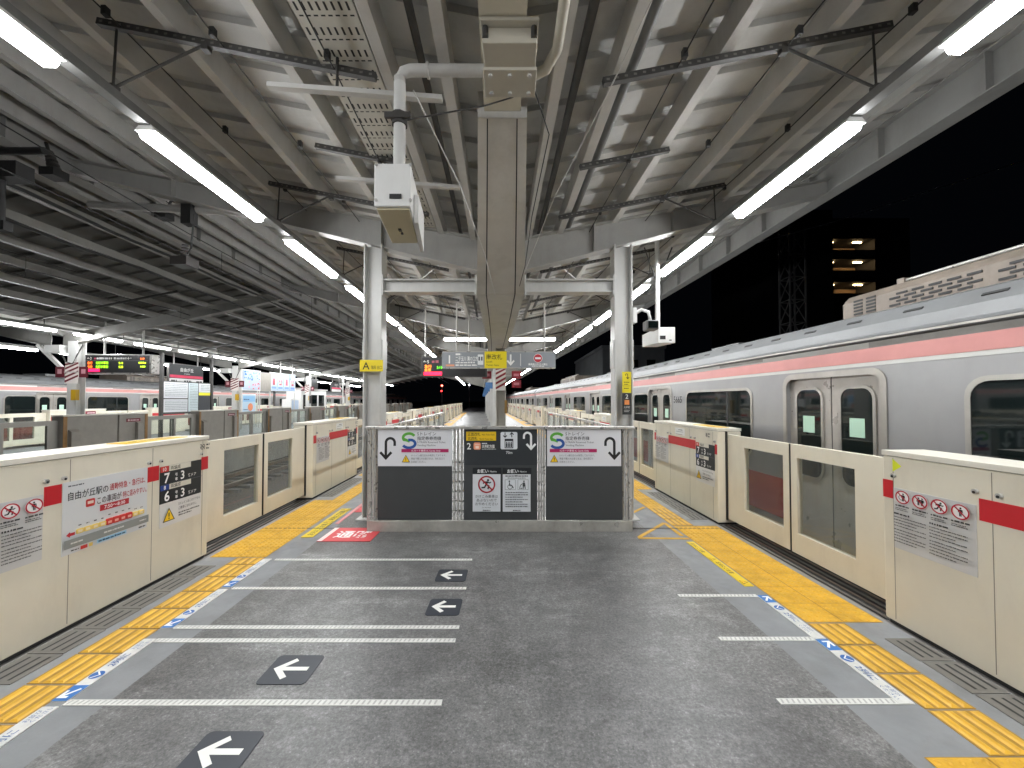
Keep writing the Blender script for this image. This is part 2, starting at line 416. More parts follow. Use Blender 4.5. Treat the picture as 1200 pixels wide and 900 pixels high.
g = MB(); g.add([(-600,-300,-1.35),(600,-300,-1.35),(600,900,-1.35),(-600,900,-1.35)], [(0,1,2,3)], DARKG); struct('ground', g)
YS = yr(-14, 100, 1.5)
bl = MB(); bl.sweep([(-30,-1.34),(-30,-1.15),(9.5,-1.15),(9.5,-1.34)], YS, BALLAST); struct('track_bed', bl)
tr = MB()
for cx in (5.1, -5.3, -9.1, -19.4):
    for s in (-.53, .53): tr.rect(cx+s-.035, cx+s+.035, -1.05, -.92, YS, RAIL)
    for i in range(90):
        y = -3+i*.65; tr.box(off(y)+cx-1.0, off(y)+cx+1.0, y, y+.2, -1.15, -1.05, SLEEPER)
struct('railway_track', tr)
pf = MB()
pf.rect(-3.72, 3.50, -1.3, -.06, YS, CONC); pf.rect(-3.75, 3.53, -.06, 0, YS, CONC); struct('platform', pf)
pa = MB(); pa.sweep([(-2.28,.003),(1.97,.003)], YS, ASPH, closed=False); struct('platform_asphalt', pa)
gb = MB()
gb.sweep([(-3.27,.002),(-2.28,.002)], YS, GREYBAND, closed=False); gb.sweep([(1.97,.002),(3.03,.002)], YS, GREYBAND, closed=False)
struct('platform_edge_paint', gb)
pj = MB(); pj.sweep([(0,0)], [0,1], BLACK, closed=False)
pj = MB(); o5 = off(5.5); pj.add([(o5-3.25,5.485,.009),(o5+3.0,5.485,.009),(o5+3.0,5.51,.009),(o5-3.25,5.51,.009)], [(0,1,2,3)], BLACK)
obj('expansion_joint', pj, kind='structure', origin=False)
p2 = MB(); p2.rect(-17.9, -10.7, -1.3, 0, YS, CONC); p2.sweep([(-17.3,.004),(-11.4,.004)], YS, GREYBAND, closed=False); struct('far_platform', p2)

# drain slot panels along the gates
def drains(u0, u1, ranges, name):
    b = MB()
    for a, c in ranges:
        y = a
        while y < c-.1:
            e = min(y+.29, c); o = off((y+e)/2)
            b.box(o+u0, o+u1, y, e, .002, .007, GRATE)
            for k in range(3):
                x = u0+(u1-u0)*(.22+.27*k)
                b.add([(o+x,y+.03,.0085),(o+x+.018,y+.03,.0085),(o+x+.018,e-.03,.0085),(o+x,e-.03,.0085)], [(0,1,2,3)], BLACK)
            y += .30
    return obj(name, b, kind='structure', origin=False)
GAPR = [(3.225+4.675*k, 5.65+4.675*k) for k in range(-1, 14)]
GAPL = [(4.52+4.8*k, 7.05+4.8*k) for k in range(-1, 13)]
def between(gaps): return [(gaps[i][1]+.25, gaps[i+1][0]-.25) for i in range(len(gaps)-1) if gaps[i][1] < 30]
drains(2.80, 3.03, between(GAPR), 'drain_channel'); drains(-3.27, -3.02, between(GAPL), 'drain_channel')
# sill grooves under the sliding doors
sl = MB()
for gaps, a, c in ((GAPR, 3.06, 3.5), (GAPL, -3.72, -3.31)):
    for y0, y1 in gaps:
        if y0 > 45: continue
        ys = yr(max(y0, -2), y1, 1.2)
        sl.sweep([(a, .004), (c, .004)], ys, BLACK, closed=False)
        for k in range(6):
            u = a+(c-a)*(k+.3)/6.; sl.rect(u, u+.022, .004, .012, ys, RAIL if k % 2 else GRATE)
struct('door_sill_track', sl)

# tactile paving: real bars and studs near the camera
def tact_line(b, u0, u1, y0, y1, near):
    y = y0
    while y < y1-.05:
        e = min(y+.3, y1); o = off((y+e)/2); sl_ = slope((y+e)/2)
        oa, ob = off(y), off(e)
        g_ = .006
        b.add([(oa+u0,y+g_,.006),(oa+u1,y+g_,.006),(ob+u1,e-g_,.006),(ob+u0,e-g_,.006),(oa+u0,y+g_,.001),(oa+u1,y+g_,.001),(ob+u1,e-g_,.001),(ob+u0,e-g_,.001)],
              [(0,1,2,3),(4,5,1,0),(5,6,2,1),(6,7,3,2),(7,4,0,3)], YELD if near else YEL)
        if near:
            wd = (u1-u0)/4
            for k in range(4):
                a = u0+wd*(k+.16); c = u0+wd*(k+.84); t = .014
                b.add([(oa+a,y+.012,.006),(oa+c,y+.012,.006),(ob+c,e-.012,.006),(ob+a,e-.012,.006),
                       (oa+a+t,y+.024,.0125),(oa+c-t,y+.024,.0125),(ob+c-t,e-.024,.0125),(ob+a+t,e-.024,.0125)],
                      [(4,5,6,7),(0,1,5,4),(1,2,6,5),(2,3,7,6),(3,0,4,7)], YEL)
        y = e
def fl0(u, y): return (u+off(y), y, .0042)
def tact_dots(b, u0, u1, y0, y1, near):
    nu = max(1, round((u1-u0)/.3)); du = (u1-u0)/nu
    if near:
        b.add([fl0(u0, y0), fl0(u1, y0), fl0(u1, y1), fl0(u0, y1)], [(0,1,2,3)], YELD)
    y = y0
    while y < y1-.05:
        e = min(y+.3, y1); oa, ob = off(y), off(e)
        for k in range(nu):
            a = u0+k*du; c = a+du; q = .006
            b.add([(oa+a+q,y+q,.006),(oa+c-q,y+q,.006),(ob+c-q,e-q,.006),(ob+a+q,e-q,.006),(oa+a+q,y+q,.001),(oa+c-q,y+q,.001),(ob+c-q,e-q,.001),(ob+a+q,e-q,.001)],
                  [(0,1,2,3),(4,5,1,0),(5,6,2,1),(6,7,3,2),(7,4,0,3)], YEL)
            if near:
                o = off((y+e)/2)
                for i in range(5):
                    for j in range(5):
                        cx = o+a+du*(i+.5)/5; cy = y+(e-y)*(j+.5)/5; vs = []
                        for r, z in ((.0165, .006), (.009, .0122)):
                            vs += [(cx+r*math.cos(math.pi*n/4), cy+r*math.sin(math.pi*n/4), z) for n in range(8)]
                        b.add(vs, [tuple(range(8, 16))]+[(n, (n+1)%8, 8+(n+1)%8, 8+n) for n in range(8)], YEL)
        y = e
tb = MB()
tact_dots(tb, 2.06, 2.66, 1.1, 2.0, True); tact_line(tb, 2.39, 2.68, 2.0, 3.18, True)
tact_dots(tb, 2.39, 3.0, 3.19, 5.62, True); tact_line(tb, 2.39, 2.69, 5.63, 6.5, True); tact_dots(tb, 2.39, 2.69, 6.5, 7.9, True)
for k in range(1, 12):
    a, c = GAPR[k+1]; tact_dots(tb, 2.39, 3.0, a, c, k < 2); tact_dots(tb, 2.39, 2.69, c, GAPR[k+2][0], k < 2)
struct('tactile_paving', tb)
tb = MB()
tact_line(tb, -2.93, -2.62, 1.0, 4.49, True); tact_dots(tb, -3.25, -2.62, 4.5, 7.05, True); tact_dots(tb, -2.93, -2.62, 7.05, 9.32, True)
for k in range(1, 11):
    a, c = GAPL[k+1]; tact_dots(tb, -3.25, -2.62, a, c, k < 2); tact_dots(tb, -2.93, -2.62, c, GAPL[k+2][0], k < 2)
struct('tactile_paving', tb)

# ------------------------------------------------------------------ floor markings (stickers)
def fl(u, y): return (u+off(y), y)
def floor_quad(name, u0, u1, y0, y1, m, label, cat, group=None, z=.007):
    b = MB(); a = fl(u0, y0); c = fl(u1, y0); d = fl(u1, y1); e = fl(u0, y1)
    b.prism([a, c, d, e], .003, z, 'z', m)
    return obj(name, b, label=label, cat=cat, group=group)
def queue_line(u0, u1, y, label):
    b = MB(); h = .045
    b.prism([fl(u0, y), fl(u1, y), fl(u1, y+h), fl(u0, y+h)], .003, .0065, 'z', LINEW)
    n = int((u1-u0)/.032)
    for i in range(n):
        a = u0+.012+i*.032
        b.add([fl(a, y+.006)+(.0072,), fl(a+.012, y+.006)+(.0072,), fl(a+.02, y+h-.006)+(.0072,), fl(a+.008, y+h-.006)+(.0072,)], [(0,1,2,3)], mat('grip_grey', (.42,.42,.4), .6))
    obj('queue_line', b, label=label, cat='floor line', group='white queue lines on the platform floor')
for i, (u0, u1, y) in enumerate([(-2.52,-.35,2.33),(-2.52,-.34,2.93),(-2.52,-.33,3.10),(-2.5,-.33,3.74),(-2.48,-.32,4.41)]):
    queue_line(u0, u1, y, '%s white queue line across the asphalt from the camera, on the left side' % ordn(i))
for i, (u0, u1, y) in enumerate([(1.60,2.37,2.34),(1.59,2.28,2.95),(1.58,2.28,3.60)]):
    queue_line(u0, u1, y, '%s short white queue line from the camera, on the right side' % ordn(i))
NAVY = flat('2d323a', .45)
for i, (cx, y0, y1, wd) in enumerate([(-1.40,1.90,2.15,.30),(-1.37,2.50,2.78,.31),(-.49,3.29,3.56,.28),(-.50,3.90,4.17,.30)]):
    s = Sign(.0006); h = y1-y0
    s.mb.prism(rrect(-wd/2, wd/2, -h/2, h/2, .03), -.004, .0, 'z', NAVY); s.z = .001
    s.line([(wd*.34, 0), (-wd*.28, 0)], .036, 'e6e6e0'); s.line([(-wd*.02, h*.32), (-wd*.3, 0), (-wd*.02, -h*.32)], .036, 'e6e6e0')
    b = s.place((cx+off(y0), (y0+y1)/2, .0075), (1,0,0), (0,1,0))
    obj('arrow_sticker', b, label='%s dark grey floor square with white left arrow, counted from the camera' % ordn(i), cat='floor arrow', group='left arrow floor stickers')
def band(u0, u1, y0, y1, side, label):              # white strip with a blue arrow square and lettering running away from the edge
    s = Sign(.0006); L = y1-y0; W = u1-u0
    s.card(0, 0, L, W, LINEW, .0015)
    # text reads along the strip; on the right it reads towards the camera, on the left away from it
    s.rect(0, 0, .13, W, '2f6fb5'); s.line([(.10, W*.2), (.03, W*.82)], .016, 'f2f2ee'); s.line([(.03, W*.3), (.03, W*.84), (.085, W*.84)], .016, 'f2f2ee')
    s.disc(.22, W/2, W*.42, '2a62a8'); s.line([(.19, W*.68), (.22, W*.3), (.25, W*.68)], .008, 'f2f2ee')
    s.text('2列に', .30, W*.24, W*.62, '335c94', bold=.01); s.text('お並び', .30+W*2.0, W*.52, W*.34, '335c94'); s.text('ください', .30+W*2.0, W*.12, W*.34, '335c94')
    ym = (y0+y1)/2; k = slope(ym)
    if side > 0: b = s.place((u1+off(y1)-W, y1, .007), (-k, -1, 0), (1, -k, 0))
    else: b = s.place((u1+off(y0), y0, .007), (k, 1, 0), (-1, k, 0))
    obj('queue_strip', b, label=label, cat='floor strip', group='white floor strips with blue queue lettering')
band(2.28, 2.37, 2.97, 3.62, 1, 'farther white floor strip with blue lettering beside right yellow paving')
band(2.28, 2.37, 2.34, 2.96, 1, 'nearer white floor strip with blue lettering beside right yellow paving')
for i, (a, c) in enumerate([(1.72, 2.32), (2.36, 2.97), (3.11, 3.74), (3.78, 4.45)]):
    band(-2.615, -2.525, a, c, -1, '%s white floor strip with blue lettering from the camera, beside left yellow paving' % ordn(i))
def yellow_strip(u0, u1, y0, y1, label):
    s = Sign(.0006); L = y1-y0; W = u1-u0; s.card(0, 0, L, W, 'e2c52c', .0015)
    x = .06
    for k in range(2):
        s.text('足元にご注意', x, W*.25, W*.55, '2b2718', bold=.01, fit=L*.36); warn(s, x+L*.41, W*.5, W*.75); x += L*.48
    ym = (y0+y1)/2; k = slope(ym)
    b = s.place((u0+off(y1), y1, .007), (-k, -1, 0), (1, -k, 0)) if u0 > 0 else s.place((u1+off(y0), y0, .007), (k, 1, 0), (-1, k, 0))
    obj('warning_strip', b, label=label, cat='floor strip', group='yellow caution strips on the floor')
yellow_strip(2.28, 2.37, 3.80, 4.98, 'yellow caution strip with black lettering beside the right dotted paving')
yellow_strip(-2.55, -2.40, 5.15, 6.5, 'yellow caution strip beside left paving near the red floor sign')
s = Sign(.0006); s.card(-.33, -.26, .33, .26, 'd2484c', .0015); s.text('通路', .03, -.11, .28, 'f3efec', 'c', bold=.02, fit=.46)
s.rect(-.33, -.26, -.27, .26, 'f0dcd8')
obj('passage_floor_sign', s.place((off(5.5)-1.83-.1, 5.25, .0095), (1, 0, 0), (.0, 1, 0)), label='red floor sign with white passage lettering left of the barrier', cat='floor sign')
b = MB(); 
for y0, y1, d in ((5.7, 7.5, .0),): b.prism([fl(-2.34, y0), fl(-2.29, y0), fl(-2.29, y1), fl(-2.34, y1)], .003, .0075, 'z', flat('d98f8f'))
b.prism([fl(-2.28, 6.3), fl(-1.9, 6.3), fl(-1.9, 6.75), fl(-2.28, 6.75)], .003, .0075, 'z', flat('d2484c'))
obj('passage_stripe', b, label='thin pink stripe and red block on floor behind the left column base', cat='floor line')
b = MB()
def strip(p, q, wd=.05):
    p = Vector(p+(0,)); q = Vector(q+(0,)); d = (q-p).normalized(); n = Vector((-d.y, d.x, 0))*wd/2
    b.prism([(v.x, v.y) for v in (p-n, p+n, q+n, q-n)][::-1], .003, .0075, 'z', YEL)
strip(fl(2.37, 5.1), fl(1.74, 5.12)); strip(fl(1.76, 5.15), fl(2.33, 5.75)); strip(fl(1.9, 6.1), fl(2.36, 6.6)); strip(fl(2.33, 5.2), fl(2.33, 5.75))
obj('yellow_floor_mark', b, label='yellow taped triangle on floor beside the right end of the barrier', cat='floor mark')

# ------------------------------------------------------------------ platform screen gates
def notice_card(R, U, O, mirror=False):
    s = Sign(.0004); W, H = .50, .46; KX = 1.08
    s.card(-W/2, -H/2, W/2, H/2, 'c9c8c6', .001)
    for k in range(4):
        x = -W/2+.065+k*.123
        prohibit(s, x, H/2-.062, .05, k); s.fine(x-.05, x+.05, H/2-.135, .012, '3a3a3a', k+1); s.fine(x-.05, x+.03, H/2-.152, .007, '5a5a5a', k+9); s.fine(x-.05, x+.04, H/2-.164, .007, '5a5a5a', k+19)
    for c0, sd in ((-W/2+.02, 3), (.01, 5)):
        s.fine(c0, c0+.11, .035, .014, '303030', sd)
        for j in range(9): s.fine(c0, c0+.215-(.06 if j % 3 == 2 else 0), .012-j*.022-(.007 if j > 3 else 0), .008, '555555', sd+j)
    s.mb.v = [(x*KX, y, z) for x, y, z in s.mb.v]
    return s.place(O, R, U)
def car_number_card(R, U, O, full=True):
    s = Sign(.0004)
    s.card(-.265, -.18, .265, .18, '1c2023', .001)
    for k, (n, c, big) in enumerate((('10', 'c8372f', '7'), ('8', '1f3f8f', '6'))):
        y = .125-.178*k
        s.rect(-.265, y, -.165, y+.055, c); s.text(n, -.215, y+.009, .05, 'f4f4f0', 'c', bold=.01); s.rect(-.163, y, .115, y+.055, 'd9d4c4'); s.text('両編成', -.145, y+.012, .042, '26282a', bold=.01)
        s.text(big, -.22, y-.108, .135, 'f4f4f0', bold=.018); s.text('号', -.09, y-.06, .035, 'f4f4f0', bold=.01); s.text('車', -.09, y-.105, .035, 'f4f4f0', bold=.01); s.text('3', -.02, y-.105, .12, 'f4f4f0', bold=.016); s.text('番ドア', .075, y-.1, .038, 'f4f4f0', bold=.01)
    s.rect(-.265, -.002, .265, .002, '5a5f63')
    if full:
        s.card(-.265, -.41, .265, -.182, 'dcdad6', .001); warn(s, -.165, -.30, .125)
        s.text('Sトレインはこのドアから', -.05, -.235, .032, '34322f', bold=.006, fit=.29); s.text('ご乗車になれません。', -.05, -.28, .032, '34322f', bold=.006, fit=.24); s.fine(-.05, .23, -.32, .014, '55534f', 4); s.fine(-.05, .12, -.345, .014, '55534f', 5)
    return s.place(O, R, U)
def crowd_poster(R, U, O):
    s = Sign(.0004); W, H = .62, .50; KX, KY = 1.16, 1.1
    s.card(-W/2, -H/2, W/2, H/2, 'd3d5d6', .001)
    s.fine(-.28, -.18, .215, .009, '50555a', 2)
    s.text('自由が丘駅の', -.28, .125, .062, '1f2226', bold=.012, fit=.27); s.text('通勤特急・急行は、', .0, .13, .056, 'b0202c', bold=.012, fit=.29)
    s.mb.prism(rrect(-.165, -.105, .045, .10, .01), 0, s.up(), 'z', flat('c22f2a')); s.rect(-.155, .065, -.115, .085, 'e8cfc0')
    s.text('この車両が', -.09, .05, .058, '3a2226', bold=.012, fit=.18); s.text('特に混みやすい。', .1, .05, .055, 'b0202c', bold=.01, fit=.2)
    s.rect(-.07, -.01, .15, .035, 'b0202c'); s.text('7:50～8:30', .04, .0, .036, 'f4eeee', 'c', bold=.01, fit=.2)
    s.poly([(-.29, -.115), (-.265, -.095), (-.265, -.105), (-.235, -.105), (-.235, -.125), (-.265, -.125), (-.265, -.135)], 'b0202c')
    for k in range(10):
        x = -.225+k*.05; c = 'c22f2a' if 4 <= k < 8 else 'e3c468'; d = .028 if 4 <= k < 8 else .02
        s.mb.prism(rrect(x, x+.048, -.115-d*.5, -.115+d*1.2, .008), 0, s.up(), 'z', flat(c)); s.rect(x+.01, -.118, x+.038, -.1, 'e9d9b0' if c == 'e3c468' else 'e8b0a0'); s.fine(x+.01, x+.03, -.07+(.015 if 4 <= k < 8 else 0), .01, '5a5a58', k)
    s.rect(-.31, -.205, .31, -.145, '8b8e8a'); s.fine(-.27, -.19, -.18, .012, 'd8d8d4', 3); s.fine(-.05, .1, -.18, .012, 'd8d8d4', 6); s.fine(.23, .29, -.18, .012, 'd8d8d4', 7)
    s.rect(-.1, -.235, .12, -.21, '9ccbe4'); s.fine(-.09, .11, -.23, .013, '2a4a66', 8)
    s.fine(-.27, -.22, -.228, .009, '444444', 1); s.rect(-.21, -.238, -.165, -.213, 'c22f2a'); s.rect(-.155, -.238, -.13, -.213, 'e3c468'); s.fine(.22, .28, -.232, .012, '333333', 12)
    s.mb.v = [(x*KX, y*KY, z) for x, y, z in s.mb.v]
    return s.place(O, R, U)
def ncard(m): return m
def make_gate(side, Lc, gap, name, rich):
    """cabinet from y=0 to y=Lc with its face on x=0 (x outward is side*), one sliding leaf at each end"""
    t = thing('platform_gate', name, 'platform gate')
    X = lambda a, c: (min(a*side, c*side), max(a*side, c*side))
    b = MB(); b.box(*X(.0, .34), 0, Lc, .035, 1.31, CREAM); obj('cabinet', b, t, bevel=.012)
    b = MB(); b.box(*X(-.004, .345), -.004, Lc+.004, 1.315, 1.355, CREAMTOP); b.box(*X(.02, .32), .02, Lc-.02, 1.309, 1.316, BLACK); obj('lid', b, t, bevel=.012)
    b = MB(); b.box(*X(.02, .32), .02, Lc-.02, .004, .04, BLACK); obj('plinth', b, t)
    for q in (.12, Lc-.09, Lc*.36, Lc*.68): b = MB(); b.box(*X(-.0012, .0), q, q+.004, .06, 1.30, mat('seam', (.22,.2,.16), .6)); obj('seam_line', b, t)
    R = (0, -side, 0); U = (0, 0, 1)
    def at(y, z, d=.0055): return (-side*d, y, z)
    # red stripe squares and long stripe; far end is y = Lc, near end y = 0
    for y0, y1, z0, z1 in rich['red']: b = MB(); b.box(*X(-.003, .0), y0, y1, z0, z1, RED); obj('red_stripe', b, t)
    for y in rich['knob']:
        b = MB(); b.tube([(0, y, 1.165), (-side*.018, y, 1.165)], .016, STAIN, 12); b.tube([(-side*.018, y, 1.16), (-side*.02, y, 1.16)], .009, BLACK, 10); obj('sensor_stud', b, t)
    obj('notice', notice_card(R, U, at(rich['notice'], .845)), t)
    if 'num' in rich: obj('car_number_sign', car_number_card(R, U, at(rich['num'], .925)), t)
    if 'poster' in rich: obj('poster', crowd_poster(R, U, at(rich['poster'], .855)), t)
    if 'map' in rich:
        s = Sign(.0004); s.card(-.17, -.06, .17, .06, 'e8e8e4', .001); s.line([(-.13, 0), (.13, -.0)], .008, '8a8f92'); s.fine(-.04, .1, .025, .014, '444444', 2); s.rect(-.15, -.05, .1, -.044, '7a3a3a')
        obj('route_card', s.place(at(rich['map'], 1.22), R, U), t)
    s = Sign(.0004); s.card(-.35, -.09, .35, .09, 'e0b91e', .001); s.fine(-.3, .3, .01, .03, '5a4a14', 4); s.fine(-.28, .2, -.05, .025, '5a4a14', 5)
    obj('caution_label', s.place((side*.17, rich['lab'], 1.36), R, (side, 0, 0)), t)
    s = Sign(.0004)
    for i in range(5):
        for j in range(5):
            if (i*7+j*5+i*j) % 3: s.rect(-.03+i*.012, .0+j*.012, -.02+i*.012, .01+j*.012, '2a2a28')
    s.fine(.05, .1, .04, .02, '3a3a38', 3); s.fine(.05, .09, .0, .02, '3a3a38', 4)
    obj('plate', s.place(at(Lc-.1 if side < 0 else .28, 1.21, .002), R, U), t)
    h = gap/2-.015
    for e, d in ((Lc, 1), (0, -1)):
        lf = MB(); y0, y1 = (e+.003, e+h) if d > 0 else (e-h, e-.003)
        g0, g1 = (e+d*(h-.09), e+d*(h-.80)); g0, g1 = min(g0, g1), max(g0, g1)
        outer = [(y0,.10),(y1,.10),(y1,1.27),(y0,1.27)]; inner = [(g0,.32),(g1,.32),(g1,1.13),(g0,1.13)]
        xa, xb = side*.13, side*.19
        lf.ring(outer, inner, xa, xb, 'x', CREAM)
        ye = y1 if d > 0 else y0; lf.box(*X(.135, .185), min(ye, ye+d*.012), max(ye, ye+d*.012), .1, 1.27, BLACK)
        leaf = obj('door_leaf', lf, t)
        gm = MB(); gm.box(*X(.155, .163), g0-.004, g1+.004, .316, 1.134, GATEGLASS); obj('glass_pane', gm, leaf)
        bb = MB(); bb.box(*X(.11, .13), *((e-.002, e+.028) if d > 0 else (e-.028, e+.002)), .08, 1.31, BLACK); obj('rubber_seal', bb, t)
    return t
LcR, LcL = 2.25, 2.27
richR = dict(red=[(.02,.14,.965,1.105), (.66,1.62,.965,1.105), (LcR-.15,LcR-.02,.965,1.105)], knob=[.18,.62,.7,1.55,1.7,LcR-.2], notice=LcR-.42, num=.34, map=1.25, lab=.5)
# keep the red stripe clear of the notice and number card
richR['red'] = [(.01,.065,.985,1.125), (.62,1.60,.985,1.125), (2.165,2.245,.985,1.125)]
richR['knob'] = [.06, .63, .75, 1.49, 1.615, 2.155]; richR['notice'] = 1.885; richR['num'] = .335; richR['map'] = 1.15
gr = make_gate(1, LcR, 2.43, 'cream platform gate cut by the right edge of the picture', richR)
for nm in ('car_number_sign',):
    pass
y0 = .975; gr.location = (UR+off(y0), y0, 0); gr.rotation_euler = (0, 0, rot_at(y0+1))
tag(gr, group='cream gates along the right platform edge')
for k in range(1, 12):
    y = .975+4.675*k
    dup(gr, (UR+off(y), y, 0), rot_at(y+1), ['', 'cream platform gate between the barrier and the train doors, just right of the barrier'][k] if k < 2 else '%s cream gate from the camera along the right platform edge' % ordn(k))
richL = dict(red=[(.02,.13,.985,1.125), (.70,1.65,.985,1.125), (2.205,2.262,.985,1.125)], knob=[.14,.69,.8,1.55,1.66,2.2], notice=.415, num=1.93, map=1.2, lab=LcL-.6)
gl = make_gate(-1, LcL, 2.53, 'cream platform gate just left of the barrier with small notices', richL)
y = 7.07; gl.location = (UL+off(y), y, 0); gl.rotation_euler = (0, 0, rot_at(y+1)); tag(gl, group='cream gates along the left platform edge')
for k in range(1, 11):
    y = 7.07+4.8*k; dup(gl, (UL+off(y), y, 0), rot_at(y+1), '%s cream gate from the camera along the left platform edge' % ordn(k+1))
richN = dict(red=[(2.165,2.262,.985,1.125), (1.49,1.615,.985,1.125), (.645,.76,.985,1.125)], knob=[2.15,1.63,1.5,.77,.65], notice=.365, num=1.89, poster=1.125, lab=LcL-.55)
gn = make_gate(-1, LcL, 2.53, 'near left cream platform gate carrying the crowded cars poster', richN)
y = 2.25; gn.location = (UL+off(y), y, 0); gn.rotation_euler = (0, 0, rot_at(y+1.2)); tag(gn, group='cream gates along the left platform edge')

s = Sign(.0004); s.poly([(-.035, .05), (.035, 0), (-.035, -.05)], 'e2ea20')
o = obj('triangle_mark', s.place((-.001, 2.13, 1.245), (0,-1,0), (0,0,1)), None, origin=False); o.parent = gr
# ------------------------------------------------------------------ the canopy over this platform
DZ, DS = 4.33, .2
def deckz(u): return DZ+DS*abs(u)
canopy = thing('platform_canopy', 'grey butterfly roof of steel purlins and sheets over the near platform', 'canopy roof', (0, 0, 0))
def deck(u0, u1, dz, y0, y1, m, zf, per=.46):
    b = MB(); y = y0; row = []
    while y < y1:
        row += [(y, 0), (y+per*.66, 0), (y+per*.68, .05), (y+per*.98, .05)]; y += per
    us = [u0+(u1-u0)*i/2 for i in range(3)]
    vs = [(u+off(yy), yy, zf(u)+dz+h) for yy, h in row for u in us]
    n = 3; fs = [(i*n+j, i*n+j+1, (i+1)*n+j+1, (i+1)*n+j) for i in range(len(row)-1) for j in range(n-1)]
    b.add(vs, fs, m)
    vs2 = [(x, y_, z+.09) for x, y_, z in vs]; b.add(vs2[::1], fs, m)      # upper skin
    return b
CY0, CY1 = -12.5, 62
obj('roof_sheet', deck(-6.7, 0, 0, CY0, CY1, ROOFP, deckz), canopy); obj('roof_sheet', deck(0, 5.15, 0, CY0, CY1, ROOFP, deckz), canopy)
ysc = yr(CY0, CY1, 1.5)
for u in (-6.2, -5.5, -4.8, -4.1, -3.37, -2.55, -1.73, -.9, -.42, .42, .9, 1.73, 2.55, 3.37, 4.18):
    b = MB(); z = deckz(u); t = .05; PM = STEELP if -3.5 < u < 3.5 else RAFTM  # outer purlins shaded by a darker colour, against the bright tubes nearby
    t = .042; b.rect(u-t, u+t, z-.235, z-.223, ysc, PM)                     # bottom flange
    s_ = 1 if u > 0 else -1
    b.rect(*sorted((u-s_*t, u-s_*(t-.012))), z-.223, z-.005, ysc, PM)
    b.rect(*sorted((u+s_*t, u+s_*(t-.008))), z-.223, z-.195, ysc, PM)
    obj('purlin', b, canopy)
for u, lo in ((5.0, 4.88), (-6.55, 5.16)):
    b = MB(); hi = deckz(u)-.02
    b.rect(u-.012, u+.012, lo, hi, ysc, EDGEM); b.rect(u-.11, u+.11, lo-.015, lo, ysc, EDGEM); b.rect(u-.1, u+.1, hi-.02, hi, ysc, EDGEM)
    y = CY0+.4
    while y < 40:
        o = off(y); b.box(o+u-.095, o+u+.095, y, y+.012, lo, hi-.02, EDGEM); y += 1.15
    obj('edge_girder', b, canopy)
# rafters: tapered I-beams, at the portal and at every centre column
RAFT = [6.05, 12.5, 19, 25.5, 32, 38.5, 45, 51.5, 58]
for y in RAFT:
    for s_, ue in ((1, 4.98), (-1, 6.53)):
        b = MB(); o = off(y)
        zi0, zi1 = 3.68, deckz(.2)-.21; zo0, zo1 = deckz(ue)-.43, deckz(ue)-.24
        a, c = o+s_*.22, o+s_*ue
        b.prism([(a, zi0), (c, zo0), (c, zo1), (a, zi1)], y-.008, y+.008, 'y', RAFTM)
        b.bar((a, y, zi0-.008), (c, y, zo0-.008), .2, .016, RAFTM); b.bar((a, y, zi1+.004), (c, y, zo1+.004), .2, .012, RAFTM)
        for q in (.25, .5, .75):
            x = a+(c-a)*q; b.box(x-.006, x+.006, y-.09, y+.09, zi0+(zo0-zi0)*q+.003, zi1+(zo1-zi1)*q-.004, RAFTM)
        obj('rafter', b, canopy)
# valley girder: a plate with two flange strips, dropping to the portal and then running level
def vz(y): return 4.12 if y <= 3.3 else 4.12+(3.35-4.12)*(y-3.3)/2.75 if y < 6.05 else 3.35
def vw(y): return .41 if y <= 3.3 else .41+.31*(y-3.3)/2.75 if y < 6.05 else .72-.16*min(1, (y-6.05)/6.5)
b = MB(); ysv = [3.3, 3.9, 4.5, 5.1, 5.6, 6.05, 7.5, 9, 10.5, 12, 13.5]
b.sweep(lambda y: [(-vw(y)*.29, vz(y)+.012), (vw(y)*.29, vz(y)+.012), (vw(y)*.29, vz(y)+.03), (-vw(y)*.29, vz(y)+.03)], ysv, VALM)
for s_ in (1, -1):
    b.sweep(lambda y: [(s_*vw(y)*.315, vz(y)), (s_*vw(y)*.5, vz(y)), (s_*vw(y)*.5, vz(y)+.02), (s_*vw(y)*.315, vz(y)+.02)][::s_], ysv, VALM)
    b.sweep(lambda y: [(s_*vw(y)*.36, vz(y)+.02), (s_*vw(y)*.39, vz(y)+.02), (s_*vw(y)*.39, max(vz(y)+.03, 4.3)), (s_*vw(y)*.36, max(vz(y)+.03, 4.3))][::s_], ysv, VALM)
    b.sweep(lambda y: [(s_*vw(y)*.29, vz(y)+.018), (s_*vw(y)*.32, vz(y)+.018), (s_*vw(y)*.32, vz(y)+.05), (s_*vw(y)*.29, vz(y)+.05)][::s_], ysv, BLACK)
b.box(off(3.3)-.205, off(3.3)+.205, 3.285, 3.3, 4.1, 4.32, STEELP)
obj('valley_girder', b, canopy)
b = MB(); b.rect(-.15, .15, 4.15, 4.32, yr(CY0, 3.28, 1), mat('valley_beam_paint', (.62,.58,.47), .55, var=.06, dirt=.3)); obj('valley_beam', b, canopy)
b = MB(); b.rect(-.28, .28, 3.62, 4.3, yr(13.5, 60, 2), STEELP); obj('valley_girder', b, canopy)
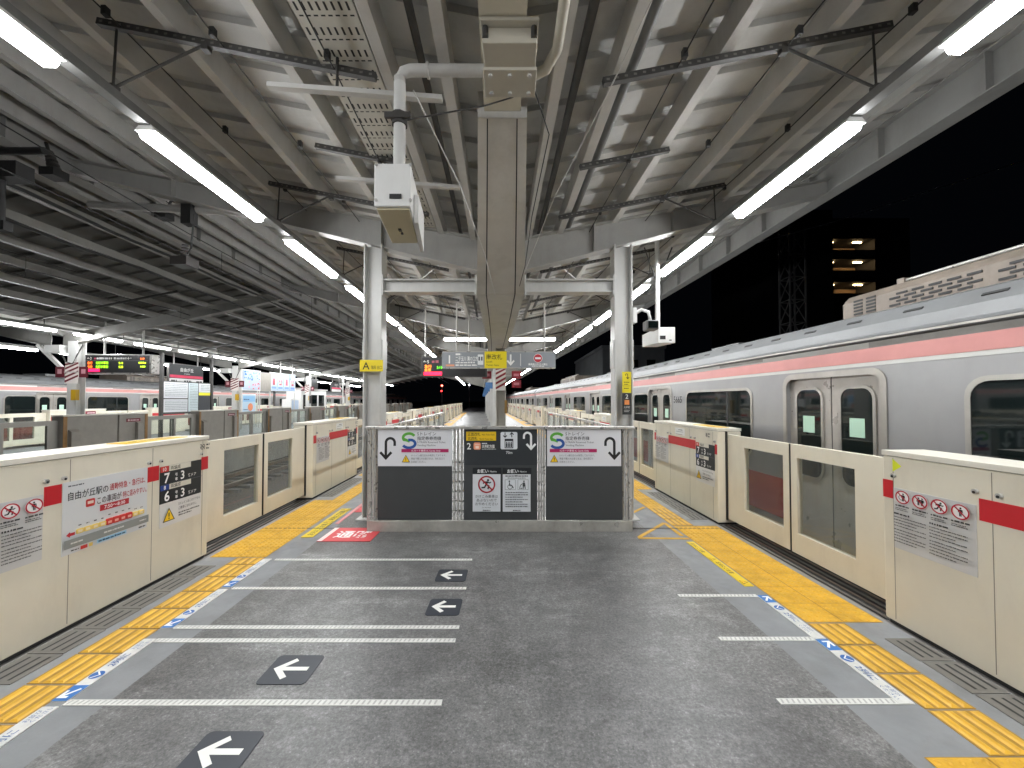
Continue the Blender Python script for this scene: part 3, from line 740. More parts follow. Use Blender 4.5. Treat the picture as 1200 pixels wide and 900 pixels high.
# diagonal roof bracing rods and thin wires with clips
for a, c in (((.45,6.1,4.2),(3.3,12.3,4.75)), ((3.3,6.2,4.75),(.45,12.3,4.2)), ((-.45,6.1,4.2),(-3.3,12.3,4.75)), ((-3.3,6.2,4.75),(-.45,12.3,4.2)), ((.45,12.6,4.2),(3.3,18.8,4.75)), ((3.3,12.6,4.75),(.45,18.8,4.2))):
    b = MB(); b.tube([(a[0]+off(a[1]), a[1], a[2]), (c[0]+off(c[1]), c[1], c[2])], .012, STEELP, 6); obj('brace_rod', b, canopy)
for u in (-2.95, -2.15, -1.3, 1.35, 2.2, 3.05):
    w_ = MB(); z = deckz(u)-.28; pts = [(u+off(y), y, z-.03*math.sin(y*1.1)**2) for y in yr(-1.5, 24, 1.2)]
    w_.tube(pts, .006, BLACK, 5)
    for y in (1.6, 2.9, 4.2, 5.4, 7, 9): w_.box(u+off(y)-.018, u+off(y)+.018, y, y+.04, z-.035, z+.03, BLACK)
    obj('roof_cable', w_, label='thin black cable clipped below the roof, %s from the left' % ordn([-2.95,-2.15,-1.3,1.35,2.2,3.05].index(u)), cat='cable', group='thin cables under the canopy')
for u in (.6, -.62):
    w_ = MB(); w_.tube([(u+off(y), y, deckz(u)-.1) for y in yr(-1.5, 30, 1.5)], .035 if u > 0 else .03, DARKST, 8)
    obj('roof_conduit', w_, label='dark round pipe along the roof valley, on its %s side' % ('right' if u > 0 else 'left'), cat='pipe', group='dark pipes beside the roof valley')
w_ = MB(); w_.tube([(1.02+off(y), y, deckz(1.02)-.17) for y in yr(-1.5, 12, 1.5)], .04, DUCT, 8); obj('roof_conduit', w_, label='thick grey pipe under the right roof wing beside a purlin', cat='pipe')
# slack wires at the valley
for pts, m_, lab in (([(.05,2.6,4.1),(.3,3.2,3.9),(.2,4.0,3.6),(.16,4.9,3.4),(.1,6,3.42)], BLACK, 'thin black wire hanging close beside the valley girder'), ([(1.0,1.8,4.35),(.75,2.9,4.1),(.45,4.2,3.9),(.12,6,3.5)], STEELP, 'slack pale wire swinging right from the valley girder'), ([(-.7,2.8,3.95),(-.45,3.4,3.6),(-.3,4.4,3.35),(-.25,5.9,3.3)], STEELP, 'slack pale wire running left from the valley girder to the pipe')):
    w_ = MB(); w_.tube(pts, .005, m_, 5); obj('slack_wire', w_, label=lab, cat='wire', group='slack wires at the valley girder')
w_ = MB(); w_.tube([(-.74,2.78,3.72),(-.2,2.95,3.95),(.0,3.0,4.05),(.1,3.02,4.12)], .006, DARKST, 5); obj('stay_wire', w_, label='taut stay wire from the hanging pipe clamp up to the valley', cat='wire')

# perforated cable tray on the left of the valley
PERF = mat('tray_galv', (.56, .54, .48), .5, var=.1, vscale=3)
b = MB(); u0, u1 = -1.40, -.97; zt = 4.34
b.rect(u0, u1, zt, zt+.006, yr(.2, 6.0, 1), PERF); b.rect(u0, u0+.006, zt, zt+.09, yr(.2, 6.0, 1), PERF); b.rect(u1-.006, u1, zt, zt+.09, yr(.2, 6.0, 1), PERF)
y = .3
while y < 5.9:
    for k in range(8):
        u = u0+.03+k*.049; o = off(y)
        if int(y/.09) % 2: b.add([(o+u,y,zt-.001),(o+u,y+.012,zt-.001),(o+u+.03,y+.012,zt-.001),(o+u+.03,y,zt-.001)], [(0,1,2,3)], BLACK)
        else: b.add([(o+u,y,zt-.001),(o+u,y+.06,zt-.001),(o+u+.016,y+.06,zt-.001),(o+u+.016,y,zt-.001)], [(0,1,2,3)], BLACK)
    y += .09
obj('cable_tray', b, label='pale perforated cable tray running under the roof left of the valley', cat='cable tray')
for y in (2.95, 4.2):
    b = MB(); b.bar((-1.75+off(y), y, 4.10), (-.45+off(y), y, 4.0), .05, .035, STEELP); b.tube([(-1.25+off(y), y+.03, 4.07), (-1.25+off(y), y+.03, 4.36)], .012, DARKST, 6)
    obj('tray_hanger', b, label='slim grey crossbar holding the perforated cable tray, the %s one' % ('nearer' if y < 3 else 'farther'), cat='bracket', group='crossbars of the cable tray')

# ------------------------------------------------------------------ light lines: carrier duct with hangers, tube fixtures
def light_rail(u, zl, y0, y1, label, near, inner, top=None):
    t = thing('light_carrier', label, 'light carrier', (u+off(y0), y0, zl))
    b = MB(); b.rect(u-.045, u+.045, zl+.075, zl+.15, yr(y0, y1, 1.5), DUCT); obj('carrier_duct', b, t)
    s_ = 1 if u > 0 else -1
    for i, y in enumerate(near):
        o = off(y); zr = lambda q: (deckz(q)-.27)
        ua, ub = (inner, abs(u)+.12) if i % 2 == 0 else (inner+.05, inner+1.0)
        b = MB(); b.bar((o+s_*ua, y, zr(ua)), (o+s_*ub, y, zr(ub)), .045, .05, DARKST)
        n = int((ub-ua)/.07)
        for k in range(n):
            q = ua+(ub-ua)*(k+.5)/n
            b.box(o+s_*q-.012, o+s_*q+.012, y-.024, y-.0225, zr(q)-.008, zr(q)+.008, mat('slot_light', (.16,.155,.14), .6))
        obj('cross_rail', b, t)
        if i % 2 == 0:
            b = MB(); q = abs(u)-.02; b.tube([(o+s_*q, y, zr(q)), (o+u, y, zl+.15)], .009, DARKST, 6); b.box(o+u-.03, o+u+.03, y-.03, y+.03, zl+.14, zl+.19, DARKST); obj('hanger_rod', b, t)
            b = MB(); q = abs(u)-.72; b.tube([(o+s_*q, y, zr(q)), (o+u, y, zl+.17)], .011, DARKST, 6); b.box(o+s_*q-.025, o+s_*q+.025, y-.025, y+.025, zr(q)-.06, zr(q), DARKST); obj('brace_rod', b, t)
    return t
HY = [.75+1.155*k for k in range(0, 24)]
light_rail(2.9, 4.0, -1.5, 61, 'dark light carrier duct with hangers under the right roof wing', HY, .78)
light_rail(-3.02, 4.0, -1.5, 61, 'dark light carrier duct with hangers under the left roof wing', HY, .98)
FIX = mat('fixture_white', (.75, .75, .72), .4)
def make_tube(L=1.62):
    t = thing('tube_light', 'x', 'tube light')
    b = MB(); b.prism([(-.045,.085),(.045,.085),(.085,.03),(-.085,.03)], -L/2, L/2, 'y', FIX); obj('housing', b, t)
    b = MB(); b.prism([(-.062,.029),(.062,.029),(.060,-.005),(.04,-.03),(-.04,-.03),(-.060,-.005)], -L/2+.02, L/2-.02, 'y', TUBEM); obj('diffuser', b, t)
    return t
tl = make_tube()
first = True
def tube_row(u, z, ys, where, grp, rotz=None):
    global first
    for i, y in enumerate(ys):
        lab = '%s tube light from the camera in the row %s' % (ordn(i), where)
        lc = (u+off(y), y, z); rz = rot_at(y) if rotz is None else rotz
        if first: tl.location = lc; tl.rotation_euler = (0,0,rz); tag(tl, lab, group=grp); first = False
        else: dup(tl, lc, rz, lab, grp)
tube_row(2.9, 4.0, [1.74+2.31*k for k in range(25)], 'over the right platform edge', 'tube lights over the right platform edge')
tube_row(-3.02, 4.0, [1.84+2.31*k for k in range(25)], 'over the left platform edge', 'tube lights over the left platform edge')
for u, nm in ((2.9, 'right'), (-3.02, 'left')):
    for k in range(1, 5): dup(tl, (u+off(0), 1.79-2.31*k, 4.0), 0, '%s tube light behind the camera over the %s platform edge' % (ordn(k-1), nm), 'tube lights over the %s platform edge' % nm)
for i, (u, y) in enumerate(((-1.0, 13.9), (1.25, 13.9))):
    dup(tl, (u+off(y), y, 3.86), math.pi/2, 'crosswise tube light above the hanging signs, %s of the girder' % ('left' if i == 0 else 'right'), 'crosswise tube lights above the signs')

# ------------------------------------------------------------------ portal frame, centre columns
def hcol(b, x, y, z0, z1, wx, wy, m, tf=.02, tw=.014):      # H-section, flanges at +-x
    b.box(x-wx/2, x-wx/2+tf, y-wy/2, y+wy/2, z0, z1, m); b.box(x+wx/2-tf, x+wx/2, y-wy/2, y+wy/2, z0, z1, m)
    b.box(x-wx/2+tf, x+wx/2-tf, y-tw/2, y+tw/2, z0, z1, m)
pt = thing('portal_frame', 'pale steel portal of two columns and a tie beam behind the barrier', 'steel frame', (off(6.05), 6.05, 0))
for u, s_ in ((-1.90, -1), (1.83, 1)):
    b = MB(); x = u+off(6.05); hcol(b, x, 6.05, .02, 4.08, .27, .25, STEELW)
    for z in (2.35,): 
        b.box(x-.15, x-.136, 5.94, 6.16, z-.12, z+.3, STEELW); b.box(x+.136, x+.15, 5.94, 6.16, z-.12, z+.3, STEELW)
    b.box(x-.2, x+.2, 5.85, 6.25, .0, .022, STEELP)
    obj('column', b, pt, bevel=.004)
for a, c in ((-1.765, -.37), (.37, 1.695)):
    o = off(6.05); b = MB(); b.box(o+a, o+c, 5.95, 6.15, 3.37, 3.385, STEELW); b.box(o+a, o+c, 5.95, 6.15, 3.55, 3.565, STEELW); b.box(o+a, o+c, 6.04, 6.06, 3.385, 3.55, STEELW)
    for q in (a+.005, c-.005): b.box(o+q-.01, o+q+.01, 5.93, 6.17, 3.32, 3.62, STEELW)
    obj('tie_beam', b, pt)
CCOL = mat('centre_column_paint', (.40, .38, .33), .5, var=.08, dirt=.5)
def make_ccol():
    t = thing('roof_column', 'striped centre column standing below the hanging signs', 'column')
    b = MB(); hcol(b, 0, 0, 0, 3.66, .30, .28, CCOL, .03, .02); b.box(-.26, .26, -.24, .24, 0, .03, STEELP); obj('shaft', b, t)
    b = MB()
    b.box(-.155, .155, -.156, -.145, 2.05, 2.75, flat('e8e4dc'))
    for k in range(5):
        z = 2.08+k*.15; b.prism([(-.154, z), (.154, min(z+.17, 2.75)), (.154, min(z+.24, 2.75)), (-.154, z+.07)], -.159, -.157, 'y', flat('8e2430'))
    obj('stripe_wrap', b, t)
    for x, n in ((-.42, 1), (.36, 2)):
        b = MB()
        for k in range(n): b.box(x-.16 if x < 0 else x-.02, x+.13 if x < 0 else x+.27, -.02, 0, 2.42-k*.28, 2.66-k*.28, flat('8a1f2c')); b.add([(x-.1 if x < 0 else x+.04, -.022, 2.5-k*.28), (x+.07 if x < 0 else x+.21, -.022, 2.5-k*.28), (x+.07 if x < 0 else x+.21, -.022, 2.58-k*.28), (x-.1 if x < 0 else x+.04, -.022, 2.58-k*.28)], [(0,1,2,3)], flat('c9828a'))
        b.box(min(x, 0)-.01, max(x, 0)+.01, .0, .02, 2.5, 2.53, STEELP)
        obj('red_plate', b, t)
    b = MB(); b.box(.12, .2, -.24, -.14, 1.35, 1.75, flat('8a6a35')); obj('call_box', b, t)
    return t
cc = make_ccol(); cc.location = (.12+off(12.5), 12.5, 0)
pc = thing('roof_column', 'x', 'column'); b = MB(); hcol(b, 0, 0, 0, 3.66, .24, .24, STEELW, .02, .015); obj('shaft', b, pc); b = MB(); b.box(-.2, .2, -.2, .2, 0, .03, STEELP); obj('base_plate', b, pc)
b = MB(); b.box(-.5, -.15, -.02, .0, 2.3, 2.6, flat('35608f')); b.box(-.15, -.12, -.015, -.005, 2.42, 2.46, STEELP); obj('sign_plate', b, pc)
for i, y in enumerate(RAFT[2:]): (dup(pc, (.12+off(y), y, 0), 0, '%s centre column behind the striped one under the signs' % ordn(i), 'centre columns of the canopy') if i else (setattr(pc, 'location', (.12+off(y), y, 0)), tag(pc, 'first centre column behind the striped one under the signs', group='centre columns of the canopy')))

# sign plates on the portal columns
s = Sign(); s.card(-.17, -.085, .17, .085, 'e6cf20'); s.text('A', -.13, -.055, .15, '1f1d12', bold=.01); s.text('階段', .0, -.05, .06, '1f1d12', fit=.07); s.text('出口', .085, -.05, .06, '1f1d12', fit=.07)
obj('column_sign', s.place((off(6.05)-1.9, 5.90, 2.26), (1,0,0), (0,0,1)), label='yellow sign with a black letter A on the left portal column', cat='sign')
s = Sign(); s.card(-.065, -.0, .065, .31, 'e6d41c'); s.card(-.065, -.32, .065, -.005, '26282a'); uturn(s, .0, .245, .085, '1d1c10'); s.fine(-.04, .04, .15, .012, '333018', 1); s.fine(-.04, .02, .12, .01, '333018', 2); s.rect(-.06, .1, .06, .103, '333018'); s.fine(-.04, .03, .06, .012, '333018', 3)
s.text('2', 0, -.085, .09, 'f0f0ea', 'c', bold=.01); s.rect(-.035, -.175, .035, -.105, 'e08a4a'); s.text('大井町', 0, -.225, .035, 'f0f0ea', 'c', fit=.09); s.fine(-.04, .04, -.26, .01, 'c8c8c4', 4); s.fine(-.04, .03, -.28, .01, 'c8c8c4', 5)
obj('column_sign', s.place((off(6.05)+1.86, 5.90, 1.86), (1,0,0), (0,0,1)), label='narrow yellow and black strip sign on the right portal column', cat='sign')
# small camera on the right portal column
t = thing('security_camera', 'small dark camera on a white arm of the right portal column', 'security camera', (off(6.05)+2.0, 6.0, 2.8))
o = off(6.05)
b = MB(); b.box(o+1.965, o+2.02, 5.9, 6.05, 2.9, 3.12, WHITE); b.tube([(o+2.0, 5.97, 3.05), (o+2.1, 5.95, 3.1), (o+2.2, 5.93, 3.06), (o+2.22, 5.92, 2.93)], .025, WHITE, 8); obj('arm', b, t)
b = MB(); b.box(o+2.13, o+2.31, 5.80, 6.0, 2.78, 2.92, mat('camera_grey', (.12,.12,.12), .4)); obj('housing', b, t, bevel=.02)
b = MB(); b.box(o+2.15, o+2.29, 5.79, 5.80, 2.80, 2.90, WIN); obj('lens_window', b, t)
# hanging white box on the right
t = thing('train_monitor', 'white equipment box hanging from a pole near the right roof edge', 'equipment box', (off(6.9)+2.75, 6.9, 2.75))
o = off(6.9)
b = MB(); b.tube([(o+2.72, 6.9, 2.9), (o+2.72, 6.9, 4.5)], .04, WHITE, 10); b.tube([(o+2.72,6.9,3.75),(o+2.5,6.9,4.4)], .012, DARKST, 6); b.tube([(o+2.72,6.9,3.75),(o+2.98,6.9,4.4)], .012, DARKST, 6); obj('pole', b, t)
b = MB(); b.prism([(6.5, 2.68), (7.3, 2.72), (7.3, 2.94), (6.5, 2.94)], o+2.58, o+2.86, 'x', WHITE); obj('casing', b, t, bevel=.01)
b = MB(); b.box(o+2.61, o+2.70, 6.495, 6.5, 2.74, 2.80, BLACK); b.box(o+2.76, o+2.80, 6.496, 6.5, 2.72, 2.735, BLACK); obj('vent', b, t)
# big white box hanging on a pipe, upper left of the valley
t = thing('equipment_box', 'white and beige equipment box hanging on a pipe from the roof valley', 'equipment box', (-.76, 2.9, 2.9))
b = MB(); b.add([(-.925,2.66,3.05),(-.68,2.66,3.05),(-.725,3.12,2.985),(-.945,3.12,2.985),(-.925,2.66,3.34),(-.68,2.66,3.34),(-.725,3.12,3.30),(-.945,3.12,3.30)], [(0,3,2,1),(4,5,6,7),(0,1,5,4),(1,2,6,5),(2,3,7,6),(3,0,4,7)], WHITE); obj('casing', b, t, bevel=.006)
b = MB(); b.add([(-.91,2.68,3.035),(-.695,2.68,3.035),(-.735,3.10,2.975),(-.93,3.10,2.975),(-.91,2.68,3.05),(-.695,2.68,3.05),(-.735,3.10,2.99),(-.93,3.10,2.99)], [(0,3,2,1),(4,5,6,7),(0,1,5,4),(1,2,6,5),(2,3,7,6),(3,0,4,7)], BEIGE); b.box(-.83, -.81, 2.90, 2.93, 2.99, 3.003, DARKST); b.box(-.825, -.81, 2.95, 2.97, 2.985, 2.996, DARKST); obj('bottom_cover', b, t)
b = MB(); b.add([(-.69,2.8,3.0),(-.66,2.8,3.0),(-.70,3.16,2.93),(-.73,3.16,2.93),(-.69,2.8,3.2),(-.66,2.8,3.2),(-.70,3.16,3.22),(-.73,3.16,3.22)], [(0,3,2,1),(4,5,6,7),(0,1,5,4),(1,2,6,5),(2,3,7,6),(3,0,4,7)], WHITE); obj('side_bracket', b, t)
b = MB(); b.box(-.82, -.74, 2.652, 2.66, 3.10, 3.13, BLACK); obj('socket', b, t)
for x in (-.91, -.68):
    for z in (3.09, 3.33): b = MB(); b.tube([(x, 2.662, z), (x, 2.652, z)], .01, STAIN, 8); obj('screw', b, t)
b = MB(); b.tube([(-.79,2.78,3.32),(-.79,2.78,3.98)], .042, STEELW, 12); obj('drop_pipe', b, t)
b = MB(); b.tube([(-.79,2.78,3.9),(-.79,2.78,4.02),(-.765,2.78,4.06),(-.72,2.78,4.075),(-.15,2.78,4.075)], .04, STEELP, 12); b.tube([(-.60,2.78,4.075),(-.585,2.78,4.075)], .052, STEELP, 12); obj('cross_pipe', b, t)
b = MB(); b.box(-.88, -.70, 2.72, 2.74, 3.70, 3.74, DARKST); b.tube([(-.79, 2.78, 3.68), (-.79, 2.78, 3.76)], .055, DARKST, 10); obj('pipe_clamp', b, t)
t = thing('girder_bracket', 'bolted beige bracket box clamped round the valley beam', 'bracket', (0, 2.6, 4.0))
BR = mat('bracket_paint', (.52, .49, .41), .5, var=.06, dirt=.3)
b = MB(); b.box(-.2, .17, 2.45, 2.72, 4.12, 4.145, BR); b.box(-.19, .16, 2.5, 2.9, 4.02, 4.12, BR); b.box(-.2, .17, 2.68, 2.93, 3.995, 4.02, BR); obj('clamp_plate', b, t, bevel=.006)
for x in (-.15, -.015, .12):
    for y in (2.72, 2.88): b = MB(); b.tube([(x, y, 3.995), (x, y, 3.98)], .014, STEELP, 8); obj('bolt', b, t)
for x in (-.17, .14): b = MB(); b.tube([(x, 2.5, 4.13), (x, 2.5, 4.05)], .02, DARKST, 8); obj('bolt', b, t)
b = MB(); b.tube([(.16,2.8,4.06),(.24,2.75,4.06),(.30,2.6,4.07),(.31,2.3,4.10),(.27,1.9,4.13),(.26,1.2,4.14)], .035, BR, 10); obj('flexible_conduit', b, t)

# ------------------------------------------------------------------ barrier across the platform
YB = 5.38; oB = off(YB)
bt = thing('barrier', 'stainless barrier with white and charcoal sign panels across the platform', 'barrier', (oB, YB, 0))
xl, xr = oB-1.76, oB+1.73
b = MB(); b.box(xl-.02, xr+.02, YB-.02, YB+.16, .002, .15, STAINB); obj('base_curb', b, bt, bevel=.006)
b = MB(); b.box(xl-.06, xr+.06, YB-.03, YB+.13, 1.365, 1.40, STAIN); obj('top_rail', b, bt, bevel=.006)
posts = [(xl, .045), (xl+.06, .015), (xr, .045), (xr-.05, .02)]
pan = [(-1.645, -.655), (-.495, .485), (.60, 1.625)]
for a, c in ((pan[0][1], pan[1][0]), (pan[1][1], pan[2][0])):
    for q in (.2, .5, .8): posts.append((oB+.15+a+(c-a)*q-.15*1, .026))
for x, wd in posts:
    b = MB(); b.box(x-wd/2, x+wd/2, YB, YB+.05, .15, 1.365, STAIN); obj('post', b, bt)
for a, c in ((pan[0][1], pan[1][0]), (pan[1][1], pan[2][0])):
    for k in range(6): b = MB(); b.box(oB+a, oB+c, YB+.06, YB+.08, .25+k*.13, .275+k*.13, STAIN); obj('rung', b, bt)
for i, (a, c) in enumerate(pan):
    b = MB(); b.box(oB+a, oB+c, YB+.005, YB+.03, .155, 1.36, PANELG if i != 1 else mat('black_panel', (.022,.027,.031), .45))
    if i == 1: b.box(oB+a, oB+c, YB+.003, YB+.005, .155, .88, PANELG)
    obj('sign_panel', b, bt)
def ticket_sign(cx, flip):
    s = Sign(.0004); W, H = .495, .245
    s.card(-W, -H, W, H, 'd9dade', .001)
    ax = -.33 if flip < 0 else .345; uturn(s, ax, .0, .31, '0f0f12', flip)
    sx = -.08 if flip < 0 else -.36
    gpts = [(sx+.075*math.cos(t)*1.05, .135+.055*math.sin(t)) for t in [math.radians(a) for a in range(25, 215, 12)]]
    s.line(gpts+[(sx-.03, .10), (sx+.01, .085)], .036, '5aa63a')
    bpts = [(sx+.08*math.cos(t)*1.05, .055+.055*math.sin(t)) for t in [math.radians(a) for a in range(60, -160, -12)]]
    s.line([(sx-.01, .105)]+bpts, .036, '1f4f96')
    tx = sx+.11
    s.text('Sトレイン', tx, .165, .058, '2a2a2e', fit=.26); s.text('指定券券売機', tx, .105, .056, '2a2a2e', bold=.006, fit=.32); s.text('S-TRAIN Reserved Ticket', tx, .062, .036, '4a4a4e', fit=.38); s.text('Vending Machine', tx, .022, .036, '4a4a4e', fit=.27)
    s.rect(sx-.10, -.06, sx+.53, -.015, 'a81c5a'); s.text('ICカード専用 IC Cards Only', sx+.23, -.05, .032, 'f2e8ee', 'c', bold=.008, fit=.4)
    warn(s, sx-.04, -.145, .095)
    s.text('Sトレイン運行日のみ発売しております。', sx+.03, -.112, .03, '55555a', fit=.47); s.text('現金で購入のお客さまは、改札窓口で', sx+.03, -.155, .03, '55555a', fit=.45); s.text('お求めください。', sx+.03, -.198, .03, '55555a', fit=.2)
    return s.place((cx, YB-.0, 1.36-.245), (1,0,0), (0,0,1))
obj('ticket_sign', ticket_sign(oB+(pan[0][0]+pan[0][1])/2, -1), bt, label='white ticket machine sign with arrow turning left'); obj('ticket_sign', ticket_sign(oB+(pan[2][0]+pan[2][1])/2, 1), bt, label='white ticket machine sign with arrow turning right')
s = Sign(.0004); s.z = .001
s.rect(-.46, .34, -.06, .46, 'e3bd17'); s.text('正面改札', -.44, .408, .05, '1e1c10', bold=.008, fit=.17); s.text('Main Ticket Gate', -.25, .41, .03, '1e1c10', fit=.17); s.text('北改札', -.44, .35, .05, '1e1c10', bold=.008, fit=.13); s.text('North Ticket Gate', -.28, .352, .03, '1e1c10', fit=.18)
s.text('2', -.45, .225, .12, 'eef0ee', bold=.008); s.mb.prism(rrect(-.36, -.265, .22, .315, .02), 0, s.up(), 'z', flat('e59a78')); s.rect(-.345, .285, -.28, .292, 'f4d8c8'); s.rect(-.335, .235, -.29, .27, 'f4d8c8')
s.fine(-.25, -.18, .295, .018, 'd4d8d8', 3); s.text('大井町方面', -.25, .245, .05, 'eef0ee', bold=.012, fit=.17); s.fine(-.25, -.06, .222, .012, 'aab0b0', 4)
s.mb.prism(rrect(0, .225, .225, .455, .02), 0, s.up(), 'z', flat('d6dade')); s.line([(.06,.45),(.06,.39)], .012, '1f2327'); s.line([(.035,.41),(.06,.385),(.085,.41)], .012, '1f2327'); s.line([(.15,.385),(.15,.445)], .012, '1f2327'); s.line([(.125,.42),(.15,.447),(.175,.42)], .012, '1f2327')
s.rect(.055, .24, .17, .365, '1f2327'); s.rect(.065, .25, .16, .335, 'd6dade')
for k in range(3): s.disc(.083+k*.03, .318, .009, '1f2327', 10); s.rect(.072+k*.03, .255, .094+k*.03, .307, '1f2327')
s.text('70m', .115, .165, .05, 'dfe3e3', 'c', bold=.008); uturn(s, .36, .345, .25, 'e6e8e8', 1)
for k, x in enumerate((-.37, .03)):
    s.rect(x, -.10, x+.38, -.02, '12181c'); s.text('お願い', x+.06, -.085, .055, 'e6e8e8', bold=.018, fit=.15); s.text('Notice', x+.23, -.08, .032, 'e6e8e8', fit=.1)
    s.rect(x, -.60, x+.37, -.105, 'd3d7db'); cx = x+.185
    if k == 0:
        prohibit(s, cx, -.24, .115, 2, red='9e1a24', base='d3d7db')
        for j, tt in enumerate(('かけこみ乗車は', 'あぶないので', 'おやめください')): s.text(tt, cx, -.415-j*.05, .046, '383838', 'c', fit=.3)
        s.text('Do Not Rush', cx, -.552, .022, '555555', 'c'); s.fine(cx-.05, cx+.05, -.588, .014, '444444', 3)
    else:
        s.fine(cx-.15, cx+.15, -.135, .018, '4a4a4a', 1); s.fine(cx-.12, cx+.12, -.16, .012, '6a6a6a', 2)
        for q in (-.085, .085): s.rect(cx+q-.07, -.31, cx+q+.07, -.175, '55595c'); s.rect(cx+q-.066, -.306, cx+q+.066, -.179, 'd9dde0')
        q = cx-.085; s.disc(q-.012, -.197, .011, '33373a', 12); s.line([(q-.012,-.212),(q-.008,-.255),(q+.025,-.258),(q+.042,-.29)], .012, '33373a'); s.ring(q-.004, -.27, .033, .007, '33373a')
        q = cx+.085; s.disc(q+.012, -.197, .011, '33373a', 12); s.poly([(q-.002,-.212),(q+.024,-.212),(q+.034,-.265),(q-.006,-.265)], '33373a'); s.line([(q+.005,-.262),(q,-.298)], .012, '33373a'); s.line([(q+.024,-.262),(q+.03,-.298)], .012, '33373a'); s.line([(q,-.225),(q-.03,-.245),(q-.045,-.28)], .008, '33373a'); s.disc(q-.042, -.29, .008, '33373a', 10); s.disc(q-.02, -.29, .008, '33373a', 10)
        for j in range(7): s.fine(cx-.15, cx+.15-(.07 if j in (2, 4) else 0), -.35-j*.031, .014, '66696c', j+5)
        s.fine(cx-.05, cx+.05, -.588, .014, '444444', 6)
obj('notice_board', s.place((oB+(pan[1][0]+pan[1][1])/2, YB+.002, .87), (1,0,0), (0,0,1)), bt)
# glass fences running on from the barrier
for u, lab in ((-1.72, 'low glass fence with steel posts running back from the barrier, left one'), (1.68, 'low glass fence with steel posts running back from the barrier, right one')):
    ft = thing('glass_fence', lab, 'glass fence', (u+off(5.6), 5.6, 0), 'glass fences behind the barrier')
    ys = [5.60+1.05*k for k in range(8)]
    b = MB(); b.rect(u-.03, u+.03, 1.33, 1.37, yr(5.55, 12.95, 1.05), STAIN); obj('handrail', b, ft)
    for y in ys: b = MB(); b.box(u+off(y)-.025, u+off(y)+.025, y-.02, y+.02, .0, 1.33, STAIN); obj('post', b, ft)
    for a, c in zip(ys[:-1], ys[1:]):
        b = MB(); b.rect(u-.005, u+.005, .12, 1.27, [a+.04, c-.04], FENCEGLASS); obj('glass_pane', b, ft)

# ------------------------------------------------------------------ hanging signs over the platform
def hang(t, x, y, z0, z1=4.3): 
    b = MB(); b.tube([(x, y, z0), (x, y, z1)], .022, STEELP, 8); obj('hanger_pole', b, t)
y = 10.4; t = thing('direction_sign', 'long grey hanging sign with white and yellow fields and a no entry disc', 'direction sign', (off(y)-.02, y, 2.6)); X0 = -1.82; X1 = 1.13
b = MB(); b.box(X0, X1, y, y+.16, 2.58, 3.02, STAIN); obj('casing', b, t, bevel=.01)
s = Sign(.001); W = X1-X0; s.card(0, .02, W, .42, '8d9297', .001); s.rect(W*.375, .0, W*.57, .44, 'ead41a'); s.text('南改札', W*.39, .24, .15, '57500e', bold=.01, fit=W*.14); s.text('South', W*.39, .15, .07, '57500e'); s.text('Ticket Gate', W*.39, .06, .07, '57500e', fit=W*.15)
s.text('1', W*.06, .13, .30, 'f4f4f2', bold=.012); s.rect(W*.035, .05, W*.11, .1, 'e8a17a'); s.fine(W*.12, W*.17, .34, .05, 'eeeeec', 1); s.text('二子玉川 溝の口方面', W*.12, .2, .13, 'f4f4f2', bold=.014, fit=W*.22); s.fine(W*.12, W*.29, .13, .045, 'e6e6e4', 2); s.fine(W*.12, W*.31, .06, .045, 'e6e6e4', 3)
s.mb.prism(rrect(W*.315, W*.365, .09, .36, .02), 0, s.up(), 'z', flat('e6e8e8')); s.rect(W*.322, .2, W*.335, .3, '4a4f54'); s.rect(W*.345, .2, W*.358, .3, '4a4f54')
s.line([(W*.605, .36), (W*.605, .1)], .045, 'f4f4f2'); s.line([(W*.575, .2), (W*.605, .1), (W*.635, .2)], .045, 'f4f4f2'); s.rect(W*.69, .06, W*.695, .38, 'e8e8e6')
s.disc(W*.845, .26, .115, 'f0e8e8'); s.disc(W*.845, .26, .105, 'c02a38'); s.rect(W*.82, .235, W*.87, .285, 'f4f0f0'); s.text('乗務員以外立入禁止', W*.845, .08, .06, 'eeeeec', 'c', bold=.02, fit=W*.17); s.fine(W*.79, W*.9, .04, .03, 'e0e0de', 9)
obj('sign_face', s.place((X0, y-.002, 2.58), (1,0,0), (0,0,1)), t)
for x in (-1.45, .85): hang(t, x, y+.08, 3.02)
y = 12.0; t = thing('departure_board', 'small departure board half hidden behind the long grey sign', 'departure board', (-2.1+off(y)*0, y, 2.5))
b = MB(); b.box(-2.72, -.75, y, y+.2, 2.45, 3.05, DARKST); obj('casing', b, t, bevel=.01)
s = Sign(.001); s.glow = 0; s.card(-2.68, 2.48, -.8, 3.02, '141416', .001); s.text('←5', -2.66, 2.86, .13, 'dadad6', bold=.01); s.fine(-2.4, -2.2, 2.87, .09, 'b05060', 2); s.glow = 2.; s.text('急行', -2.62, 2.72, .11, 'ff8020', fit=.3); s.text('各停', -2.62, 2.62, .1, 'ff8020', fit=.3); s.text('5:13', -2.25, 2.7, .1, '60e020', fit=.2); s.rect(-2.64, 2.50, -2.1, 2.60, 'f01838')
obj('board_face', s.place((0, y-.003, 0), (1,0,0), (0,0,1)), t); hang(t, -2.62, y+.1, 3.05, 4.6); hang(t, -1.3, y+.1, 3.05, 4.3)

